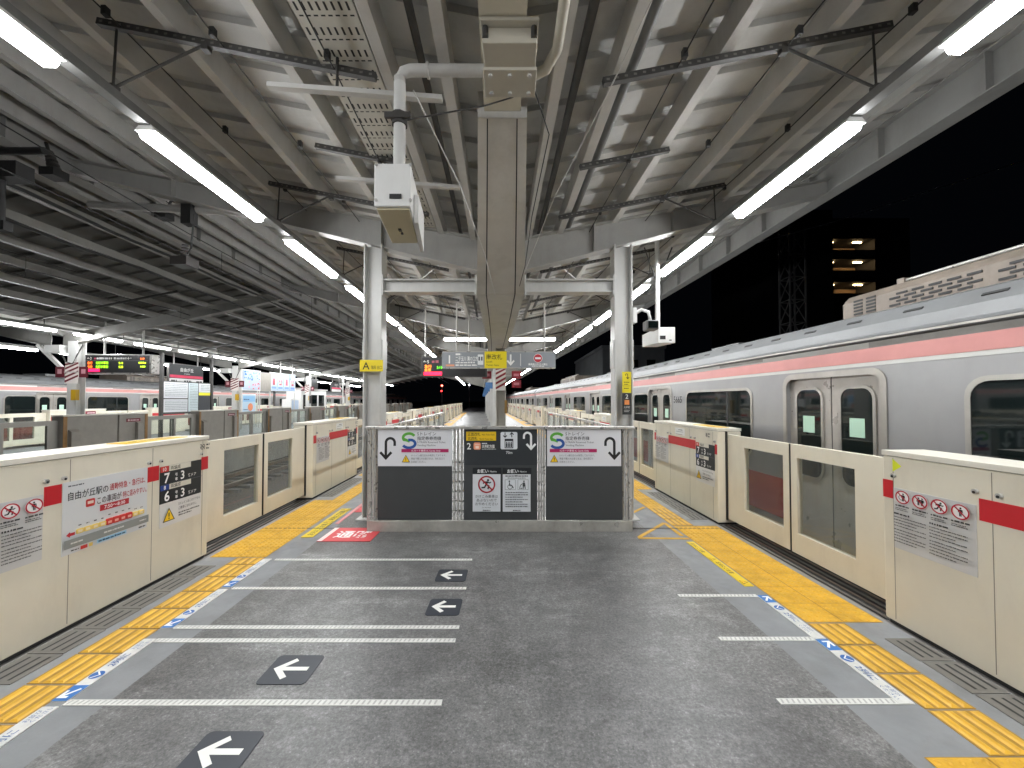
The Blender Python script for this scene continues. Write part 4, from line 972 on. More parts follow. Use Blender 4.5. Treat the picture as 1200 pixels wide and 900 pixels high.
# ------------------------------------------------------------------ trains
def make_car():
    """side at x=0 facing -x (the platform), body towards +x; y from 0 to 19.6; z=0 is platform level"""
    t = thing('train_car', 'x', 'train car'); L = 19.6; W = 2.78
    D0 = [2.72+4.82*k for k in range(4)]; hw = .645
    b = MB(); b.box(.09, W-.02, .03, L-.03, -.12, 2.33, CARDOOR)
    e = 0.0
    for d in D0+[L+hw]:
        b.box(0, .089, e, d-hw, -.40, 2.03, CAR); e = d+hw
    b.box(0, .089, 0, L, 2.03, 2.34, CAR); b.box(W-.02, W, 0, L, -.40, 2.34, CAR)
    obj('body', b, t)
    b = MB(); prof = [(-.0,2.335),(-.035,2.345),(-.035,2.385),(.0,2.41),(.06,2.52),(.2,2.66),(.5,2.74),(.9,2.78),(1.39,2.80)]
    prof = prof+[(W-x, z) for x, z in prof[:-1][::-1]]
    n = len(prof); b.prism([(x, z) for x, z in prof], 0, L, 'y', CARROOF)
    yy = .9
    while yy < L-.5: b.bar((.118, yy+.08, 2.582), (.138, yy+.08, 2.602), .17, .01, BLACK, up=(-.7,0,.7)); yy += .62
    obj('roof', b, t)
    b = MB(); b.box(-.042, -.030, 0, L, 2.355, 2.372, CARTRIM); obj('gutter_strip', b, t)
    yy = 0; k = 0; rr = random.Random(11)
    b = MB(); b.box(-.004, -.0005, 0, L, 2.276, 2.332, PALEP)
    while yy < L-1:                                  # smeared bright and dull lengths of the cant rail
        e = min(L, yy+rr.uniform(.4, 2.2)); b.box(-.0055, -.004, yy, e, 2.275+rr.choice((0,.015)), 2.333, mat('dull_rail', (.30,.29,.27), .5, .3, var=.15)); yy = e+rr.uniform(.5, 2.4)
    obj('trim_band', b, t)
    b = MB(); b.box(-.004, -.0005, 0, L, 2.095, 2.133, PALEP); obj('trim_band', b, t)
    b = MB(); b.box(-.006, -.0005, 0, L, 2.134, 2.274, PINK); obj('pink_band', b, t)
    e = 0.
    for d in D0+[L+hw+.06]: b = MB(); b.box(-.005, -.0005, e, d-hw-.06, .20, .72, DRED); e = d+hw+.06; obj('red_band', b, t)
    b = MB(); b.box(.15, W-.15, .3, L-.3, -.85, -.17, SKIRT)
    for yy in (2.6, L-2.6):
        for q in (-1.05, 1.05):
            for x in (.5, W-.6): b.tube([(x, yy+q, -.5), (x+.12, yy+q, -.5)], .42, SKIRT, 16)
    obj('underframe', b, t)
    def window(y0, y1, z0=.95, z1=1.90):
        f = MB(); f.ring(rrect(y0-.04, y1+.04, z0-.04, z1+.04, .16), rrect(y0, y1, z0, z1, .13), 0, -.012, 'x', CARTRIM); f.prism(rrect(y0, y1, z0, z1, .13), .0, -.006, 'x', WIN)
        if y1-y0 > 1.2:
            m_ = y0+(y1-y0)*.30
            f.box(-.0085, -.0065, m_-.02, m_+.02, z0+.02, z1-.02, BLACK)
        o = obj('window', f, t); return o
    for a, c in zip(D0[:-1], D0[1:]): window((a+c)/2-1.02, (a+c)/2+1.02)
    window(.7, 1.75); window(L-1.75, L-.7)
    for d in D0:
        f = MB(); f.ring(rrect(d-hw-.06, d+hw+.06, -.3, 2.075, .15), rrect(d-hw, d+hw, -.28, 2.01, .11), .0, -.012, 'x', CARTRIM); obj('door_frame', f, t)
        f = MB(); f.prism([(d-hw, 1.85)]+[(d-hw+.15-.15*math.cos(math.radians(a)), 1.85+.15*math.sin(math.radians(a))) for a in range(0, 91, 15)]+[(d+hw-.15+.15*math.sin(math.radians(a)), 1.85+.15*math.cos(math.radians(a))) for a in range(0, 91, 15)]+[(d+hw, 2.035), (d-hw, 2.035)], .0, .06, 'x', CAR)
        for s_ in (-1, 1):
            f = MB(); y0, y1 = (d-hw, d-.008) if s_ < 0 else (d+.008, d+hw)
            f.box(.045, .085, y0, y1, -.28, 2.02, CARDOOR); wy0, wy1 = y0+.13, y1-.13
            f.box(.05, .084, *((y1, y1+.008) if s_ < 0 else (y0-.008, y0)), -.28, 2.02, BLACK)
            leaf = obj('door', f, t)
            f = MB(); f.ring(rrect(wy0-.035, wy1+.035, .80, 1.905, .14), rrect(wy0, wy1, .83, 1.875, .11), .045, .03, 'x', CARTRIM); f.prism(rrect(wy0, wy1, .83, 1.875, .11), .045, .038, 'x', WIN); obj('window', f, leaf)
            f = MB(); f.box(.036, .0375, d+s_*.33-.09, d+s_*.33+.09, 1.36, 1.56, MINT); obj('sticker', f, leaf)
    ac = MB(); a0, a1 = 9.0, 12.95
    ac.prism([(.72,2.62),(.72,2.98),(.80,3.07),(W-.80,3.07),(W-.72,2.98),(W-.72,2.62)], a0, a1, 'y', ACM); v = ac
    for base, cols in ((a1-.45, 2), (a1-1.5, 5), (a1-2.5, 5), (a0+.3, 5)):
        for r in range(6 if cols == 2 else 5):
            for c_ in range(cols):
                yy = base+c_*.17+(.08 if r % 2 and cols > 2 else 0); z = 2.77+r*.04
                v.box(.712, .722, yy, yy+.12, z, z+.022, BLACK)
    aco = obj('air_conditioner', ac, t)
    v = MB(); v.tube([(.95, a0+.2, 3.13), (.95, a1-.5, 3.13)], .018, STAIN, 6)
    for yy in (a0+.3, a0+1.8, a1-.6): v.box(.91, .99, yy, yy+.08, 3.05, 3.16, ACM)
    obj('pipe', v, aco)
    for yy in (3.2, 15.6): b = MB(); b.prism([(.95,2.74),(.95,2.88),(W-.95,2.88),(W-.95,2.74)], yy, yy+1.0, 'y', CARROOF); obj('roof_vent', b, t)
    for ya in (-.18, L): b = MB(); b.box(.25, W-.25, ya, ya+.18, -.1, 2.4, BLACK); obj('gangway', b, t)
    s = Sign(.0004); s.text('5665', 0, 0, .15, '2a2d30', 'c', bold=.012)
    return t
CL = 20.0
car = make_car()
UT = 3.72; G0 = 12.0
for i in range(5):
    y = G0-CL+CL*i+.2; ym = max(0, y+10)
    # rigid cars as chords of the curve
    xa, xb = UT+off(max(y, 0))+(0 if y >= 0 else 0), UT+off(y+19.6)
    ang = -math.atan((xb-xa)/19.6) if i else -math.atan(-.03)
    loc = (xa, y, 0) if i else (UT-.0+.03*(-y)-.03*0, y, 0)
    lab = 'silver train car with pink band nearest on the right track' if i == 0 else '%s silver car of the right train counted from the camera' % ordn(i)
    if i == 0: car.location = loc; car.rotation_euler = (0,0,ang); tag(car, lab, group='cars of the right train')
    else: dup(car, loc, ang, lab, 'cars of the right train')
# far train: the same cars, on the far side of the other platform; their doors face us too when turned round
for i in range(4):
    y = 14+CL*i; xa, xb = -18.05+off(max(y+19.6, 0)), -18.05+off(max(y, 0)); ang = math.pi+(-math.atan((xa-xb)/19.6))
    dup(car, (xa, y+19.6, 0), ang, '%s silver car with pink band from the left of the far left train' % ordn(i), 'cars of the far left train')
for txt, P, R, lab in (('5665', (UT+off(8.3)-.012, 8.34, 1.70), (.0, -1, 0), 0), ('3657', (-18.05+off(33.6)+(off(14)-off(33.6))*(33.6-17.42)/19.6+.016, 17.42, 1.66), (0, 1, 0), 1)):
    s = Sign(.0004); s.text(txt, 0, 0, .19, '15181a', 'c', bold=.02); k = slope(9) if lab == 0 else (off(33.6)-off(14))/19.6
    host = car if lab == 0 else [o for o in bpy.data.objects if o.get('label', '').startswith('first silver car with pink band from the left')][0]
    mb = s.place(P, (R[1]*k, R[1], 0), (0,0,1))
    o = obj('car_number', mb, None, origin=False); o.parent = host; bpy.context.view_layer.update(); o.matrix_parent_inverse = Matrix.Identity(4)
    M = Matrix.Translation(host.location) @ Matrix.Rotation(host.rotation_euler.z, 4, 'Z'); o.matrix_local = M.inverted()

# ------------------------------------------------------------------ the other platform on the left
def back_gate():
    t = thing('platform_gate', 'x', 'platform gate'); Lc = 2.35
    for a, c in ((0, Lc*.60), (Lc*.62, Lc)):
        b = MB(); b.box(-.3, .0, a, c, .06, 1.33, GREYGATE); obj('cabinet', b, t, bevel=.01)
    b = MB(); b.box(-.31, .006, -.005, Lc+.005, 1.335, 1.37, CREAMTOP); obj('lid', b, t)
    for a in (.0, Lc-.09): b = MB(); b.box(.001, .012, a, a+.09, .06, 1.33, BROWN); obj('edge_cover', b, t)
    b = MB(); b.prism([(.0,1.0),(.09,.94),(.09,.2),(.0,.2)], .12, .34, 'y', GREYGATE); obj('sensor_box', b, t); b = MB(); b.prism([(.0,1.12),(.09,1.06),(.09,.2),(.0,.2)], Lc-.40, Lc-.2, 'y', GREYGATE); obj('sensor_box', b, t)
    s = Sign(.0006); s.card(-.22, -.05, .22, .05, '7a2a35', .002); s.disc(-.15, 0, .03, 'd8b8bc'); s.fine(-.1, .18, -.02, .04, 'd0b0b4', 3); obj('notice', s.place((.008, Lc*.8, 1.16), (0,1,0), (0,0,1)), t)
    for e, d in ((Lc, 1), (0, -1)):
        f = MB(); y0, y1 = sorted((e+d*.01, e+d*1.18)); i0, i1 = sorted((e+d*.25, e+d*1.10))
        f.ring([(y0,.1),(y1,.1),(y1,1.24),(y0,1.24)], [(i0,.2),(i1,.2),(i1,1.12),(i0,1.12)], -.16, -.10, 'x', mat('grey_frame', (.34,.33,.30), .4, .5)); lf = obj('door_leaf', f, t)
        f = MB(); f.box(-.135, -.128, i0-.003, i1+.003, .197, 1.123, FENCEGLASS); obj('glass_pane', f, lf)
    return t
bgz = back_gate(); y = 10.15
bgz.location = (-11.0+off(y), y, 0); tag(bgz, 'first grey gate back from the left along the far platform edge', group='grey gate backs along the far platform')
for k in range(1, 11):
    y = 10.15+4.75*k; dup(bgz, (-11.0+off(y), y, 0), rot_at(y+1), '%s grey gate back from the left along the far platform edge' % ordn(k))
def far_gate():
    t = thing('platform_gate', 'x', 'platform gate'); b = MB(); b.box(-.3, 0, 0, 2.3, .03, 1.33, CREAM); obj('cabinet', b, t, bevel=.01)
    b = MB(); b.box(-.31, .006, -.005, 2.305, 1.334, 1.38, CREAMTOP); obj('lid', b, t)
    b = MB(); b.box(.001, .004, .05, 2.25, .96, 1.1, RED); obj('red_stripe', b, t)
    s = Sign(.0006); s.card(-.22, -.07, .22, .07, '7a1f2c', .002); s.fine(-.15, .18, -.03, .05, 'e0c8cc', 3); obj('notice', s.place((.008, 1.6, 1.22), (0,1,0), (0,0,1)), t)
    for e, d in ((2.3, 1), (0, -1)):
        f = MB(); y0, y1 = sorted((e+d*.01, e+d*1.2)); i0, i1 = sorted((e+d*.4, e+d*1.10))
        f.ring([(y0,.1),(y1,.1),(y1,1.27),(y0,1.27)], [(i0,.32),(i1,.32),(i1,1.13),(i0,1.13)], -.18, -.12, 'x', CREAM); lf = obj('door_leaf', f, t)
        f = MB(); f.box(-.155, -.148, i0-.003, i1+.003, .317, 1.133, GATEGLASS); obj('glass_pane', f, lf)
    return t
fg = far_gate(); y = 10.75; fg.location = (-17.2+off(y), y, 0); tag(fg, 'first cream gate from the left along the back edge of the far platform', group='cream gates along the back of the far platform')
for k in range(1, 10):
    y = 10.75+4.75*k; dup(fg, (-17.2+off(y), y, 0), rot_at(y+1), '%s cream gate from the left along the back edge of the far platform' % ordn(k))
# far canopy: butterfly, its right wing reaching over the tracks
UC = -14.6
def fdz(u): return 4.12+.2*abs(u-UC)
can2 = thing('platform_canopy', 'dark butterfly roof over the far left platform and tracks', 'canopy roof', (UC, 0, 0))
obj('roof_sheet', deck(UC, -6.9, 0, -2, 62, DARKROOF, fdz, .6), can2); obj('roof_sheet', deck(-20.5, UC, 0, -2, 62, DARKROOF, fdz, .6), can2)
ys2 = yr(-2, 62, 2)
for u in [UC+.5+.86*k for k in range(8)]+[UC-.5-.95*k for k in range(6)]:
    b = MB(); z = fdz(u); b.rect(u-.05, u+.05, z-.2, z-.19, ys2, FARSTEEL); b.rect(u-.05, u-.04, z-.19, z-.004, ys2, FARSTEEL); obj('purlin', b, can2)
for u in (-7.0, -20.4):
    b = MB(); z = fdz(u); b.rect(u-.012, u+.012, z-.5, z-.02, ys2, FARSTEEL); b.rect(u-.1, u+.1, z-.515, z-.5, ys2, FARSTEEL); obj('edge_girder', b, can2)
FR = [3.8, 13.3, 22.8, 32.3, 41.8, 51.3]
for y in FR:
    for s_, ue in ((1, 7.55), (-1, 5.8)):
        b = MB(); o = off(y)+UC; a, c = o+s_*.2, o+s_*ue; z0, z1 = 3.55, 3.92; e1 = fdz(UC+s_*ue)-.22; e0 = e1-.28
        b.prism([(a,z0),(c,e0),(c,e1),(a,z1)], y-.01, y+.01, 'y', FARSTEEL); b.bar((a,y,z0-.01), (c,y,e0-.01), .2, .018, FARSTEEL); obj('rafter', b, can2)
for k in range(16):
    y = 7.0+2.3*k; o = off(y); b = MB(); u0, u1 = (-14.0, -11.6) if k % 2 else (-14.0, -9.3)
    b.bar((o+u0, y, fdz(u0)-.26), (o+u1, y, fdz(u1)-.26), .05, .05, DARKST); obj('cross_rail', b, can2)
for i, (u, z) in enumerate(((-7.5, 5.05), (-8.4, 4.85), (-10.2, 4.6))):
    w_ = MB(); w_.tube([(u+off(y), y, z-.05*math.sin(y)**2) for y in yr(0, 50, 1.6)], .03 if i < 2 else .015, BLACK, 6)
    obj('feeder_cable', w_, label='%s dark cable from our side running under the far roof' % ordn(i), cat='cable', group='dark cables under the far roof')
# columns of the far platform with knee braces and striped collars
def make_fcol():
    t = thing('roof_column', 'x', 'column')
    b = MB(); hcol(b, 0, 0, 0, 3.7, .3, .3, STEELW); obj('shaft', b, t)
    b = MB(); b.bar((0, 0, 2.35), (0, -1.3, 3.6), .1, .1, STEELP); obj('knee_brace', b, t)
    b = MB(); b.box(.151, .157, -.22, .22, 2.3, 3.0, flat('e4ded8'))
    for k in range(5):
        z = 2.33+k*.14; b.prism([(-.218, z), (.218, min(z+.2, 3.0)), (.218, min(z+.26, 3.0)), (-.218, z+.07)], .158, .160, 'x', flat('6b1a28'))
    obj('stripe_wrap', b, t)
    for q in (-.52, .26):
        b = MB(); b.box(.15, .17, q, q+.28, 2.5, 2.85, flat('561320')); b.box(.171, .172, q+.07, q+.21, 2.62, 2.77, flat('b98a90')); b.box(.155, .168, min(q+.1, 0), max(q+.1, 0), 2.66, 2.69, STEELP); obj('red_plate', b, t)
    b = MB(); b.box(.16, .28, .12, .27, 1.75, 2.1, flat('c9a020')); obj('call_box', b, t)
    b = MB(); b.box(-.1, .3, -.75, -.25, 3.3, 3.55, STEELW); obj('junction_box', b, t)
    b = MB(); b.tube([(.2,-.3,3.3),(.25,-.1,3.0),(.22,.1,2.95),(.2,.2,3.2),(.1,.3,3.6)], .02, DARKST, 6); obj('cable_loop', b, t)
    return t
fc = make_fcol(); fc.rotation_euler = (0, 0, -math.pi/2); fc.location = (-14.45, 13.3, 0); tag(fc, 'striped column with red plates at the left of the far platform', group='columns of the far platform')
for i, y in enumerate(FR[2:]): dup(fc, (UC+.1+off(y), y, 0), -math.pi/2, '%s column behind the striped one on the far platform' % ordn(i), 'columns of the far platform')
# light rows of the far platform
dct = thing('light_carrier', 'dark light carrier duct under the far platform roof', 'light carrier', (-13.5, 0, 3.95))
b = MB(); b.rect(-13.54, -13.46, 3.87+.075, 3.87+.14, ys2, DUCT); obj('carrier_duct', b, dct); b = MB(); b.rect(-16.24, -16.16, 3.5+.075, 3.5+.14, ys2, DUCT); obj('carrier_duct', b, dct)
for k in range(22):
    y = 1.5+2.6*k
    for u, z in ((-13.5, 3.87), (-16.2, 3.5)): b = MB(); b.tube([(u+off(y), y, z+.13), (u+off(y), y, fdz(u)-.1)], .012, DARKST, 6); obj('hanger_rod', b, dct)
tube_row(-13.5, 3.87, [11.4+2.2*k for k in range(22)], 'along the front of the far platform', 'tube lights along the front of the far platform')
tube_row(-16.2, 3.5, [13.3+2.2*k for k in range(18)], 'along the back of the far platform', 'tube lights along the back of the far platform')
# hanging boards on the far platform, facing us
def fboard(name, label, cat, u, y, z0, z1, half, face, poles=True, casing=DARKST):
    t = thing(name, label, cat, (u+off(y), y, z0)); o = u+off(y)
    b = MB(); b.box(o-.12, o, y-half, y+half, z0, z1, casing); obj('casing', b, t, bevel=.01)
    obj('board_face', face.place((o+.003, y-half, z0), (0,1,0), (0,0,1)), t)
    if poles:
        for q in (-half*.7, half*.7): b = MB(); b.tube([(o-.06, y+q, z1), (o-.06, y+q, fdz(u)-.1)], .03, STEELP, 8); obj('hanger_pole', b, t)
    return t
s = Sign(.0015); s.card(.03, .02, 3.57, .83, '17181a', .002); s.text('←3', .12, .62, .18, 'e2e2de', bold=.01); s.fine(.5, .62, .64, .1, 'a04458', 1); s.fine(.65, 1.5, .64, .09, 'c8c8c4', 2); s.fine(1.6, 2.3, .64, .09, 'c8c8c4', 3); s.text('4→', 2.35, .62, .18, 'e2e2de', bold=.01)
s.rect(.1, .57, 3.5, .58, '8a8a88'); s.glow = 2.2
s.text('急行', .16, .42, .14, 'ff6a20', fit=.4); s.text('各停', .16, .24, .14, 'ff6a20', fit=.4); s.text('元町中華街', .62, .42, .14, '8ae020', fit=.95); s.text('元町中華街', .62, .24, .14, '8ae020', fit=.95); s.text('5:13', 1.9, .42, .14, 'b8e020'); s.text('5:28', 1.9, .24, .14, 'b8e020'); s.fine(3.0, 3.4, .44, .08, '9ad020', 6); s.fine(3.1, 3.4, .27, .08, '9ad020', 7); s.rect(.15, .07, .85, .2, 'e01840'); s.text('5:10', 3.1, .62, .13, 'ff7020')
s.mb.v = [(x*.6, y*.72, z) for x, y, z in s.mb.v]
t = thing('departure_board', 'departure board with green and orange lines hanging over the far platform', 'departure board', (-13.1, 13.3, 2.6))
b = MB(); b.box(-14.2, -11.98, 13.3, 13.62, 2.62, 3.28, STAIN); obj('casing', b, t, bevel=.02); obj('board_face', s.place((-14.18, 13.297, 2.65), (1,0,0), (0,0,1)), t)
for q in (-13.7, -12.4): b = MB(); b.tube([(q, 13.46, 3.28), (q, 13.46, 4.4)], .03, STEELP, 8); obj('hanger_pole', b, t)
s = Sign(.0015); s.card(.02, .02, 2.18, .98, '33373a', .002); s.text('自由が丘', 1.1, .64, .22, 'e6e6e2', 'c', bold=.012); s.text('Jiyugaoka', 1.1, .5, .1, 'd0d0cc', 'c'); s.rect(.04, .3, 2.16, .44, 'd4365a'); s.rect(.02, .02, 2.18, .26, 'd8d8d6'); s.fine(.1, .45, .1, .1, '444444', 1); s.fine(.9, 1.4, .1, .1, '444444', 2); s.fine(1.7, 2.1, .1, .1, '444444', 3)
fboard('station_name_sign', 'dark station name sign with a red line on the far platform', 'station sign', -16.0, 21.0, 2.6, 3.55, 1.1, s)
t = thing('notice_stand', 'white timetable boards between dark posts on the far platform', 'notice board', (-14.9+off(19.6), 19.6, 0)); o = -14.9+off(19.6)
for q in (-1.5, 1.5): b = MB(); b.box(o-.06, o+.06, 19.6+q-.06, 19.6+q+.06, 0, 3.9, DARKST); obj('post', b, t)
s = Sign(.0015)
for x0, x1, z0, z1, c in ((.1, 1.45, 1.35, 2.1, 'd6d8da'), (.1, 1.45, .7, 1.3, 'd6d8da'), (1.5, 2.1, .7, 2.1, 'c9d6d8'), (2.15, 2.9, 1.65, 2.1, 'd6d8da'), (2.15, 2.9, 1.5, 1.64, 'e6dc30'), (2.15, 2.9, .7, 1.48, '3a3c40')):
    s.card(x0, z0, x1, z1, c, .002)
    if c[0] in 'dc' and z1-z0 > .3:
        zz = z1-.1
        while zz > z0+.05: s.fine(x0+.06, x1-.06, zz, .03, '8a9094', int(zz*10)); zz -= .08
obj('notice_sheet', s.place((o+.02, 18.1, .5), (0,1,0), (0,0,1)), t)
b = MB(); b.box(o-.04, o+.01, 18.16, 21.04, 1.1, 2.65, DARKST); obj('back_panel', b, t)
def poster(u, y, z0, z1, half, kind, label):
    s = Sign(.0015); W = 2*half; H = z1-z0
    if kind == 0:
        s.card(0, 0, W, H, 'aebccd', .002); r = random.Random(3)
        for k in range(46):
            x, z = r.uniform(.03, W-.1), r.uniform(.03, H-.1); c = r.choice(['4f8fd0', '7fb4e4', '2f6fb8'] if z > H*.45 else ['c8283c', 'd8505e', 'e8a0a8']); s.rect(x, z, x+r.uniform(.05, .16), z+r.uniform(.04, .12), c)
    elif kind == 1:
        s.card(0, 0, W, H, '8fb0dc', .002)
        for k in range(4):
            x = W*(k+.5)/4; s.rect(x-W*.11, .05, x+W*.11, H-.05, 'c2d2ea'); s.disc(x, H*.58, W*.05, 'c86a74', 14); s.rect(x-W*.05, H*.3, x+W*.05, H*.55, 'b85864'); s.rect(x-W*.09, .1, x+W*.09, H*.22, '7fa0d8')
    else:
        s.card(0, 0, W, H, 'b6ccdc', .002); s.rect(.05, H*.6, W-.05, H*.92, '8ab8dc'); s.disc(W*.6, H*.3, W*.2, 'e08a60'); s.fine(.1, W*.5, H*.7, .08, '3a5a80', 2); s.fine(.08, W*.4, H*.15, .06, '5a6a80', 3)
    t = thing('poster_panel', label, 'poster', (u+off(y), y, 0)); o = u+off(y)
    b = MB(); b.box(o-.08, o, y-half-.04, y+half+.04, z0-.04, z1+.04, WHITE)
    obj('frame', b, t); obj('poster_sheet', s.place((o+.005, y-half, z0), (0,1,0), (0,0,1)), t)
    for q in (-half, half): b = MB(); b.box(o-.06, o-.02, y+q-.03, y+q+.03, 0, z0, STEELP); obj('stand', b, t)
poster(-14.9, 25.0, 2.4, 3.6, .85, 0, 'blue and red patterned poster high on the far platform')
poster(-14.9, 24.75, 1.0, 2.1, .6, 2, 'pale blue poster with an orange spot below the patterned one')
poster(-14.9, 29.0, 2.45, 3.65, 1.55, 1, 'wide pale blue poster of four panels on the far platform')
t = thing('partition_panel', 'plain grey partition panel between the two high posters', 'panel', (-15.0+off(26.6), 26.6, 2)); o = -15.0+off(26.6)
b = MB(); b.box(o-.06, o, 25.92, 27.38, 2.35, 3.6, GREYGATE); obj('panel', b, t); 
for q in (25.95, 27.3): b = MB(); b.box(o-.05, o-.01, q, q+.06, 0, 2.35, STEELP); obj('post', b, t)
t = thing('waiting_shelter', 'white waiting shelter with dark windows on the far platform', 'shelter', (-14.9+off(34), 34, 0)); o = -14.9+off(34)
b = MB(); b.box(o-1.2, o, 32.2, 36.5, 0, 2.6, WHITE); obj('wall', b, t); b = MB()
b.box(o-1.3, o+.1, 32.1, 36.6, 2.6, 2.7, STEELP); obj('roof', b, t)
for k in range(3): b = MB(); b.box(o-.01, o+.01, 32.5+k*1.3, 33.5+k*1.3, .9, 2.2, WIN); obj('window', b, t)

s = Sign(.0015); s.card(.02, .02, 2.18, .98, '2a2d31', .002); s.text('自由が丘', 1.1, .64, .22, 'e6e6e2', 'c', bold=.012); s.text('Jiyugaoka', 1.1, .5, .1, 'd0d0cc', 'c'); s.rect(.04, .3, 2.16, .44, 'd4365a'); s.rect(.02, .02, 2.18, .26, 'd8d8d6')
fboard('station_name_sign', 'farther dark station name sign with a red line, beyond the posters', 'station sign', -15.4, 41, 2.6, 3.55, 1.1, s)
s = Sign(.0015); s.card(.02, .02, 1.5, .8, '0c0d0f', .002)
fboard('platform_monitor', 'black monitor hanging beyond the four panel poster', 'monitor', -14.6, 33.5, 2.75, 3.55, .75, s)
for i, (u, y, h) in enumerate(((-13.8, 30.9, 3.8), (-13.7, 38.0, 3.8))):
    t = thing('service_post', '%s slim grey post from the left along the far platform' % ordn(i), 'post', (u+off(y), y, 0), 'slim posts on the far platform'); o = u+off(y)
    b = MB(); b.tube([(o, y, 0), (o, y, h)], .06, STEELP, 10); obj('shaft', b, t)
    b = MB(); b.box(o+.06, o+.12, y-.15, y+.15, 1.5, 2.1, WHITE if i % 2 else DARKST); obj('switch_box', b, t)
for i, (u, y, z) in enumerate(((-13.2, 25.2, 2.9), (-13.3, 27.0, 2.95))):
    t = thing('drop_speaker', 'white drop lamp on a thin pole before the high posters, %s one' % ('left' if i == 0 else 'right'), 'hanging fitting', (u+off(y), y, z), 'white drop fittings on the far platform'); o = u+off(y)
    b = MB(); b.tube([(o, y, z), (o, y, 4.2)], .025, WHITE, 8); obj('pole', b, t); b = MB(); b.tube([(o, y, z-.12), (o, y, z)], .12, WHITE, 12); obj('casing', b, t)
t = thing('vending_machine', 'white and blue vending machine beside the waiting shelter', 'vending machine', (-14.9+off(30.8), 30.8, 0)); o = -14.9+off(30.8)
b = MB(); b.box(o-.7, o, 30.3, 31.4, .05, 1.85, WHITE); obj('cabinet', b, t, bevel=.02)
b = MB(); b.box(o, o+.012, 30.38, 31.32, 1.0, 1.75, mat('vend_front', (.5,.6,.75), .2)); obj('display', b, t)
# ------------------------------------------------------------------ overhead line gear between the canopies
for i, (u, z) in enumerate(((-5.4, 4.25), (-9.2, 4.15))):
    w_ = MB(); w_.tube([(u+off(y), y, z) for y in yr(-2, 60, 3)], .009, BLACK, 5); w_.tube([(u+off(y), y, z+.5+.12*math.cos(y*.4)) for y in yr(-2, 60, 1.5)], .008, BLACK, 5)
    for y in yr(0, 58, 4): w_.tube([(u+off(y), y, z), (u+off(y), y, z+.5+.12*math.cos(y*.4))], .005, BLACK, 4)
    obj('overhead_line', w_, label='overhead contact wire above the track %s' % ('beside the left gates' if i == 0 else 'beside the far platform'), cat='overhead wire', group='overhead wires over the left tracks')
INS = mat('insulator', (.035, .032, .03), .3)
def insul(P, d, label):
    t = thing('insulator', label, 'insulator', P, 'insulators of the overhead line'); b = MB(); p = Vector(P); d = Vector(d).normalized()
    for k in range(5): b.tube([p+d*(.06*k), p+d*(.06*k+.02)], .075-.006*k, INS, 12)
    b.tube([p, p+d*.4], .02, BLACK, 8); obj('stack', b, t)
    b = MB(); b.box(P[0]-.1, P[0]+.1, P[1]-.1, P[1]+.1, P[2]-.12, P[2]-.01, BLACK); obj('clamp', b, t)
insul((-6.3, 7.2, 5.15), (.5, 0, .9), 'dark ribbed insulator below the left edge girder')
insul((-6.35, 5.5, 4.95), (-.3, .0, .9), 'dark insulator at the far upper left by the roof gap')
b = MB(); b.tube([(-4.1, 6.06, 4.62), (-6.9, 6.5, 4.95)], .06, RAFTM, 10); b.tube([(-4.9, 6.12, 4.62), (-4.95, 6.14, 4.1), (-5.05, 6.15, 3.95)], .014, BLACK, 6); b.box(-5.05, -4.9, 6.05, 6.2, 4.45, 4.75, BLACK); b.box(-5.2, -4.95, 6.05, 6.3, 3.82, 3.95, INS)
for k in range(4): b.tube([(-5.05, 6.15, 3.98+k*.05), (-5.05, 6.15, 4.0+k*.05)], .06-.004*k, INS, 10)
obj('catenary_arm', b, label='grey pipe arm with a dark insulator block between the two roofs', cat='catenary arm')
b = MB(); b.tube([(-5.9, 5.0, 4.9), (-8.6, 5.2, 5.0)], .045, BLACK, 8); b.box(-6.9, -6.2, 4.95, 5.15, 4.55, 4.75, BLACK); b.tube([(-6.5, 5.05, 4.55), (-6.5, 5.05, 4.0)], .04, BLACK, 8); b.box(-6.7, -6.4, 5.0, 5.1, 3.9, 4.02, BLACK)
obj('catenary_arm', b, label='dark pipe arm at the far upper left end of the roof gap', cat='catenary arm')

# ------------------------------------------------------------------ the night outside, right
BLD = mat('night_facade', (.035, .037, .042), .8, var=.2, vscale=.4)
BALC = mat('balcony_wall', (.32, .22, .14), .8)
t = thing('apartment_block', 'dark apartment block with warmly lit balconies behind the right train', 'apartment block', (50, 60, 0))
b = MB(); b.box(40, 66, 66, 80, -1.3, 32, BLD); b.box(40, 49.2, 61, 66, -1.3, 31, BLD); obj('wall', b, t)
for k, z in enumerate((24.4, 21.2, 17.6)):
    b = MB(); b.box(49.3, 56.8, 62.2, 66, z-.2, z, BLD); b.box(49.3, 56.8, 62.2, 62.35, z, z+.85, BLD); b.box(49.4, 56.7, 65.8, 65.97, z, z+2.4, BALC); b.box(56.7, 56.9, 62.2, 66, z, z+2.6, BLD); b.box(49.3, 56.8, 62.2, 66, z+2.6, z+2.8, BLD); obj('balcony', b, t)
    for x in (49.9, 54.4): b = MB(); b.box(x, x+1.3, 63.4, 63.6, z+2.45, z+2.58, mat('balcony_lamp', (.1,.1,.1), .4, emit=(1., .66, .3), es=13 if k < 2 else 3)); obj('balcony_lamp', b, t)
t = thing('lattice_tower', 'dark steel lattice mast standing beyond the right train', 'lattice mast', (23.6, 33, 0)); TW = mat('mast_steel', (.22, .22, .22), .6)
b = MB()
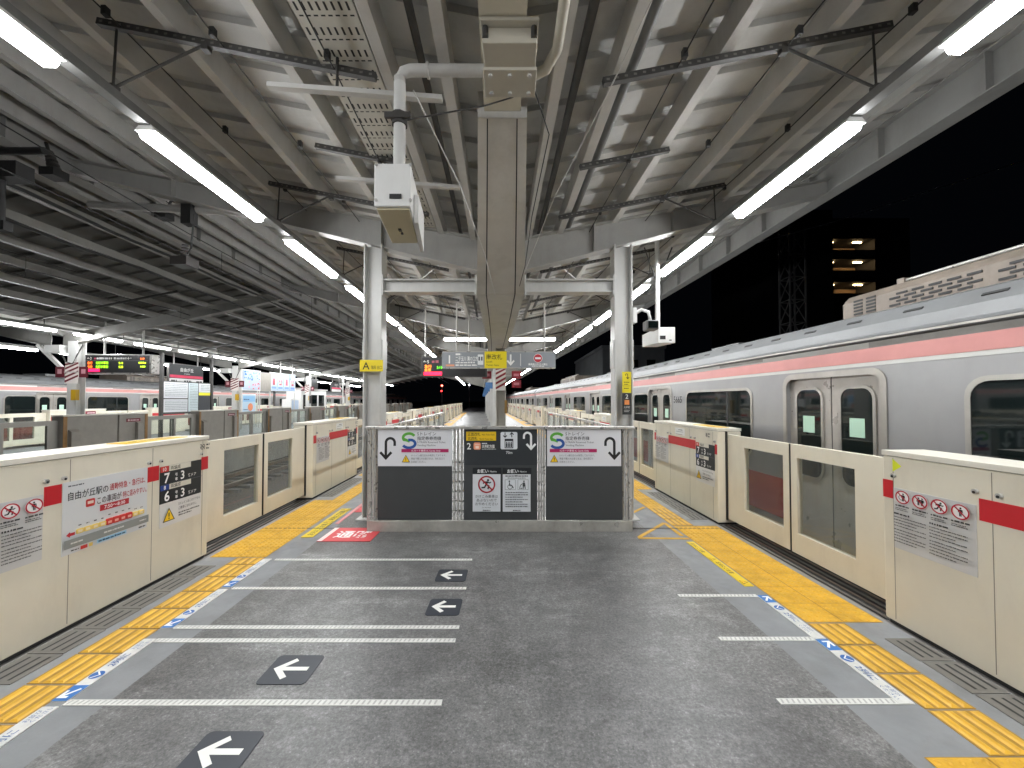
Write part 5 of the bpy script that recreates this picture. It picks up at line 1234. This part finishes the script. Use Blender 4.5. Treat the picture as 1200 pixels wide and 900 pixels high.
for q in range(9):
    z = -1.3+q*1.9
    for sx, sy, tx, ty in ((0,0,1,0),(1,0,1,1),(1,1,0,1),(0,1,0,0)):
        b.bar((23+sx*1.3, 33+sy*1.3, z), (23+tx*1.3, 33+ty*1.3, z+1.9), .07, .07, TW); b.bar((23+sx*1.3, 33+sy*1.3, z), (23+tx*1.3, 33+ty*1.3, z), .07, .07, TW)
obj('lattice', b, t); 
for sx in (0, 1):
    for sy in (0, 1): b = MB(); b.bar((23+sx*1.3, 33+sy*1.3, -1.3), (23+sx*1.3, 33+sy*1.3, 16.2), .11, .11, TW); obj('leg', b, t)
GB = mat('grey_facade', (.16, .17, .18), .8, var=.15, vscale=.6)
for i, (x0, x1, y0, y1, h, m_, lab) in enumerate(((9.5, 16, 42, 60, 7.2, GB, 'grey flat-roofed building with dark windows behind the train roof'), (16.5, 24, 44, 58, 5.4, BLD, 'low dark building beside the grey one behind the train'), (-4, 6, 120, 140, 6.2, BLD, 'low dark building closing the end of the tracks'))):
    t = thing('night_building', lab, 'building', ((x0+x1)/2, y0, -1.3)); b = MB(); b.box(x0, x1, y0, y1, -1.3, h, m_); b.box(x0-.15, x1+.15, y0-.15, y1, h, h+.3, m_); obj('wall', b, t)
    for k in range(3):
        xx = x0+(x1-x0)*(.15+.28*k)
        b = MB(); b.box(xx, xx+(x1-x0)*.14, y0-.05, y0+.01, h-2.6, h-1.2, WIN); obj('window', b, t)
for n_, (a, c) in zip(('steepest', 'middle', 'lowest'), (((6, 24, 11.5), (44, 34, 30)), ((4, 20, 9.5), (40, 40, 27)), ((5, 30, 10), (36, 22, 17.5)))):
    w_ = MB(); w_.tube([a, tuple((a[i]+c[i])/2-(.5 if i == 2 else 0) for i in range(3)), c], .045, mat('wire_grey', (.6,.6,.6), .5), 5)
    obj('power_line', w_, label='faint power line crossing the night sky above the right train, the %s one' % n_, cat='power line', group='power lines in the night sky')
for i, (x, y, z, c, lab) in enumerate(((-14, 80, 3.6, 'ff2a2a', 'red signal lamp far down the tracks, lower one'), (-13.6, 78, 4.6, 'ff5a4a', 'small red lamp far down the tracks, upper one'), (-9.6, 90, 5.2, 'f4f4ff', 'distant white lamp over the end of the tracks, left one'), (-4.8, 90, 5.2, 'dfe8ff', 'distant white lamp over the end of the tracks, right one'))):
    t = thing('signal_lamp', lab, 'signal lamp', (x, y, -1.2)); b = MB(); b.tube([(x, y, -1.2), (x, y, z)], .06, TW, 6); obj('mast', b, t); b = MB(); b.tube([(x, y-.02, z), (x, y-.25, z)], .16, mat('lamp_'+c, (.02,.02,.02), .4, emit=c, es=6), 10); obj('lamp', b, t)
